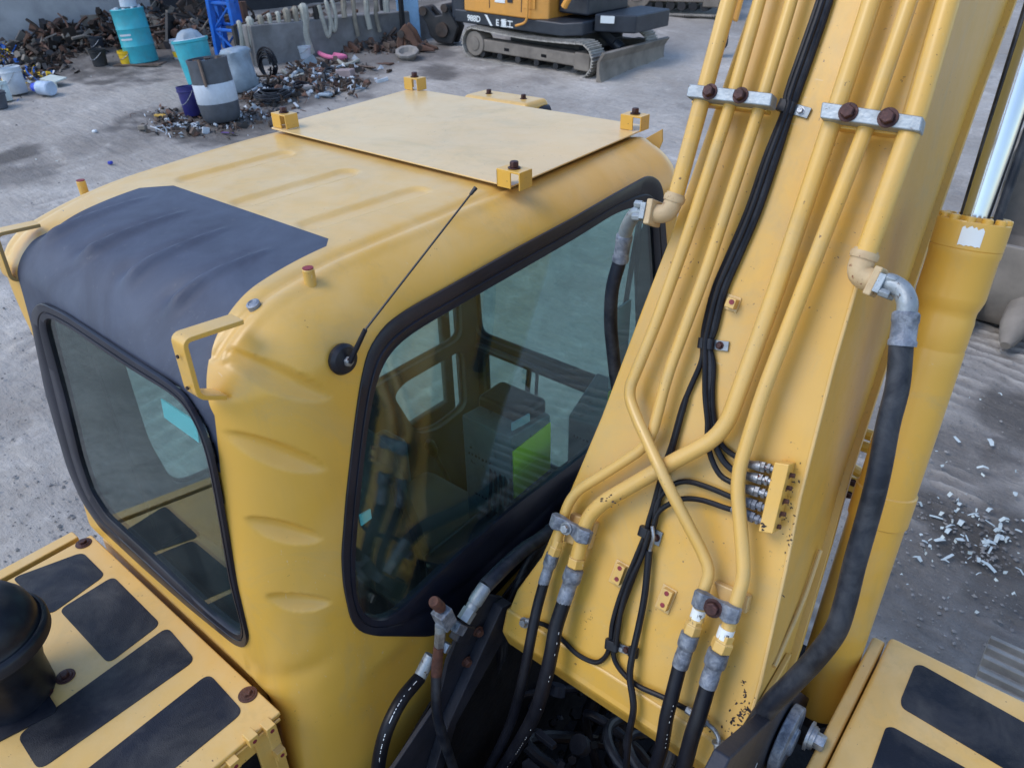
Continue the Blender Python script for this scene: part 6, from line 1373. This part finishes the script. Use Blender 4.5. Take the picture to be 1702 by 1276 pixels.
m = MB(); cyl(m, (-27 * k, -17 * k, 49 * k), (-27 * k, 17 * k, 49 * k), 7 * k, 16); cyl(m, (12 * k, -17 * k, 54 * k), (12 * k, 17 * k, 54 * k), 6 * k, 16); cyl(m, (6 * k, -18 * k, 22 * k), (6 * k, 18 * k, 22 * k), 11 * k, 18); lobj(t, 'hitch_pin', m, M['scrap'])
g = gnd(678, 98); k = mpp(678, 98); t = thing('concrete_footing', 'pale broken footing with a hollow, in front of the rusty attachment', 'footing', tuple(g))
m = MB(); lathe(m, [(13 * k, 0), (15 * k, 4 * k), (20 * k, 10 * k), (20 * k, 14 * k), (14 * k, 14 * k), (9 * k, 7 * k)], (0, 0, 0), (.2, -.25, 1), 9); lobj(t, 'footing_block', m, mat('mud_footing', (.26, .24, .22), .9, bmp=.6, bs_=15), bevel=.01)
# pale blue sheet metal panel behind the attachment, blue-grey pole
g = gnd(682, 68); k = mpp(682, 68); t = thing('blue_sheet_stack', 'pale blue dented sheet panel standing behind the rusty attachment', 'panel', tuple(g)); t.rotation_euler = (0, 0, .75)
m = MB(); abox(m, (-18 * k, 0, 0), (18 * k, 2 * k, 84 * k)); lobj(t, 'sheet', m, mat('pale_blue_sheet', (.22, .42, .66), .55, var=.2, vs=3, dirt=(.10, .16, .24), dirt_amt=.4, bmp=.5, bs_=8), bevel=.01)
for i, (px, py, r_, h_) in enumerate(((640, 66, 3.2, 80), (414, 70, 7, 60))):
    g = gnd(px, py); k = mpp(px, py); m = MB(); cyl(m, g, g + Vector((0, 0, h_ * k)), r_ * k, 10); tag(obj('rusty_post', m, M['rustm'] if i else M['steeld'], None, loc=tuple(g)), ('thin dark post at the right end of the sling rail', 'thick rusty post behind the blue stand')[i], 'post')
# orange and dark scrap just visible left of the boom
g = gnd(1196, 95); k = mpp(1196, 95); t = thing('orange_grab', 'orange and dark machine arm glimpsed between the boom and its outer pipe', 'machine part', tuple(g)); t.rotation_euler = (0, 0, .4)
m = MB(); box(m, (0, 0, 50 * k), (9 * k, 0, 10 * k), (0, 8 * k, 0), (-2 * k, 0, 42 * k)); lobj(t, 'dark_arm', m, M['steeld'], bevel=.03)
m = MB(); box(m, (14 * k, -4 * k, 84 * k), (12 * k, 0, -6 * k), (0, 8 * k, 0), (4 * k, 0, 26 * k)); lobj(t, 'orange_cover', m, M['orange'], bevel=.05)
m = MB(); cyl(m, (-6 * k, -8 * k, 10 * k), (4 * k, -8 * k, 60 * k), 3 * k, 10); lobj(t, 'ram', m, M['zinc'])
# dark damp stains are part of the ground; dropped plate near the digger

# more of the clutter along the back, each piece by itself
lump(27, 104, 20, 16, 5, .3, 'red_basin', 'red basin half buried in the rubbish at the left edge', 'basin', mat('red_plastic', (.42, .03, .05), .5), .02)
lump(12, 78, 40, 5, 5, .35, 'yellow_board', 'weathered yellow board on top of the rubbish at the left edge', 'board', mat('ochre_board', (.45, .30, .08), .7))
lump(35, 92, 14, 9, 7, 1.0, 'grey_tin', 'silvery crushed tin above the red basin', 'tin', M['zinc'])
lump(52, 128, 10, 7, 6, .2, 'orange_scrap', 'small orange scrap between the pail and the scrap heap', 'scrap', M['orange'], .02)
lump(600, 112, 86, 6, 3, -.15, 'long_board', 'long weathered board lying past the pink sling', 'board', M['wood'])
lump(548, 124, 60, 5, 3, .55, 'long_board', 'dark plank leaning across the rusty tray', 'board', M['wood'])
lump(640, 108, 30, 14, 3, .1, 'rusty_sheet', 'flat rusty sheet on the ground below the blue sheet panel', 'sheet', M['rustm'])
lump(541, 160, 26, 10, 5, .2, 'clear_tray', 'shiny pale tray on the ground in front of the hose coil', 'tray', M['poly'], .02)
lump(492, 176, 44, 5, 3, -.5, 'pale_tube', 'pale plastic tube lying beside the flat hose coil', 'tube', M['wplas'])
lump(470, 152, 30, 5, 4, .9, 'pale_tube', 'short pale tube sticking out of the upright hose coils', 'tube', M['wplas'])
lump(585, 145, 20, 12, 5, 1.2, 'brown_block', 'brown timber block beyond the pinkish carton', 'block', M['wood'])
lump(445, 104, 20, 9, 12, .4, 'rusty_casting', 'rusty casting at the foot of the blue stand', 'casting', M['rustm'], .03)
lump(300, 60, 44, 30, 26, .5, 'grey_stone', 'big flat grey boulder on the scrap between the barrels', 'boulder', M['conc'], .15)
lump(258, 48, 20, 14, 26, .2, 'rusty_casting', 'rusty casting on the heap right of the white tins', 'casting', M['rustm'], .05)
for (px, py, rr_, lab_) in ((436, 150, 20, 'loose loop of dark cable between the sack and the flat coil'), (424, 100, 16, 'dark cable looped at the foot of the blue stand'), (500, 148, 17, 'small dark loop of hose in the middle of the rubbish')):
    g = gnd(px, py); k = mpp(px, py); t = thing('cable_loop', lab_, 'cable', tuple(g))
    for j in range(3):
        m = MB(); r_ = rr_ * k * rr.uniform(.7, 1.1); ex = rr.uniform(.5, .9); ph = rr.uniform(0, 3)
        tube(m, [Vector((r_ * math.cos(a) + 4 * k * j, r_ * ex * math.sin(a), (2 + 3 * j + 2 * math.sin(a * 2 + ph)) * k)) for a in np.linspace(0, 5.6, 24)], 1.3 * k, 6); lobj(t, 'loop', m, M['hose'])
# a few slings trail on the ground
for i, (a_, b_, c_) in enumerate((((560, 100), (575, 108), (596, 100)), ((470, 118), (486, 128), (505, 124)))):
    m = MB(); k = mpp(*b_); tube(m, spline([gnd(*a_, .05), gnd(*b_, .04), gnd(*c_, .05)]), 3 * k, 7); tag(obj('lifting_sling', m, M['sling'], None, loc=tuple(gnd(*b_))), ('pale sling trailing on the ground beyond the pink one', 'pale sling trailing on the ground behind the upright hose coils')[i], 'sling')
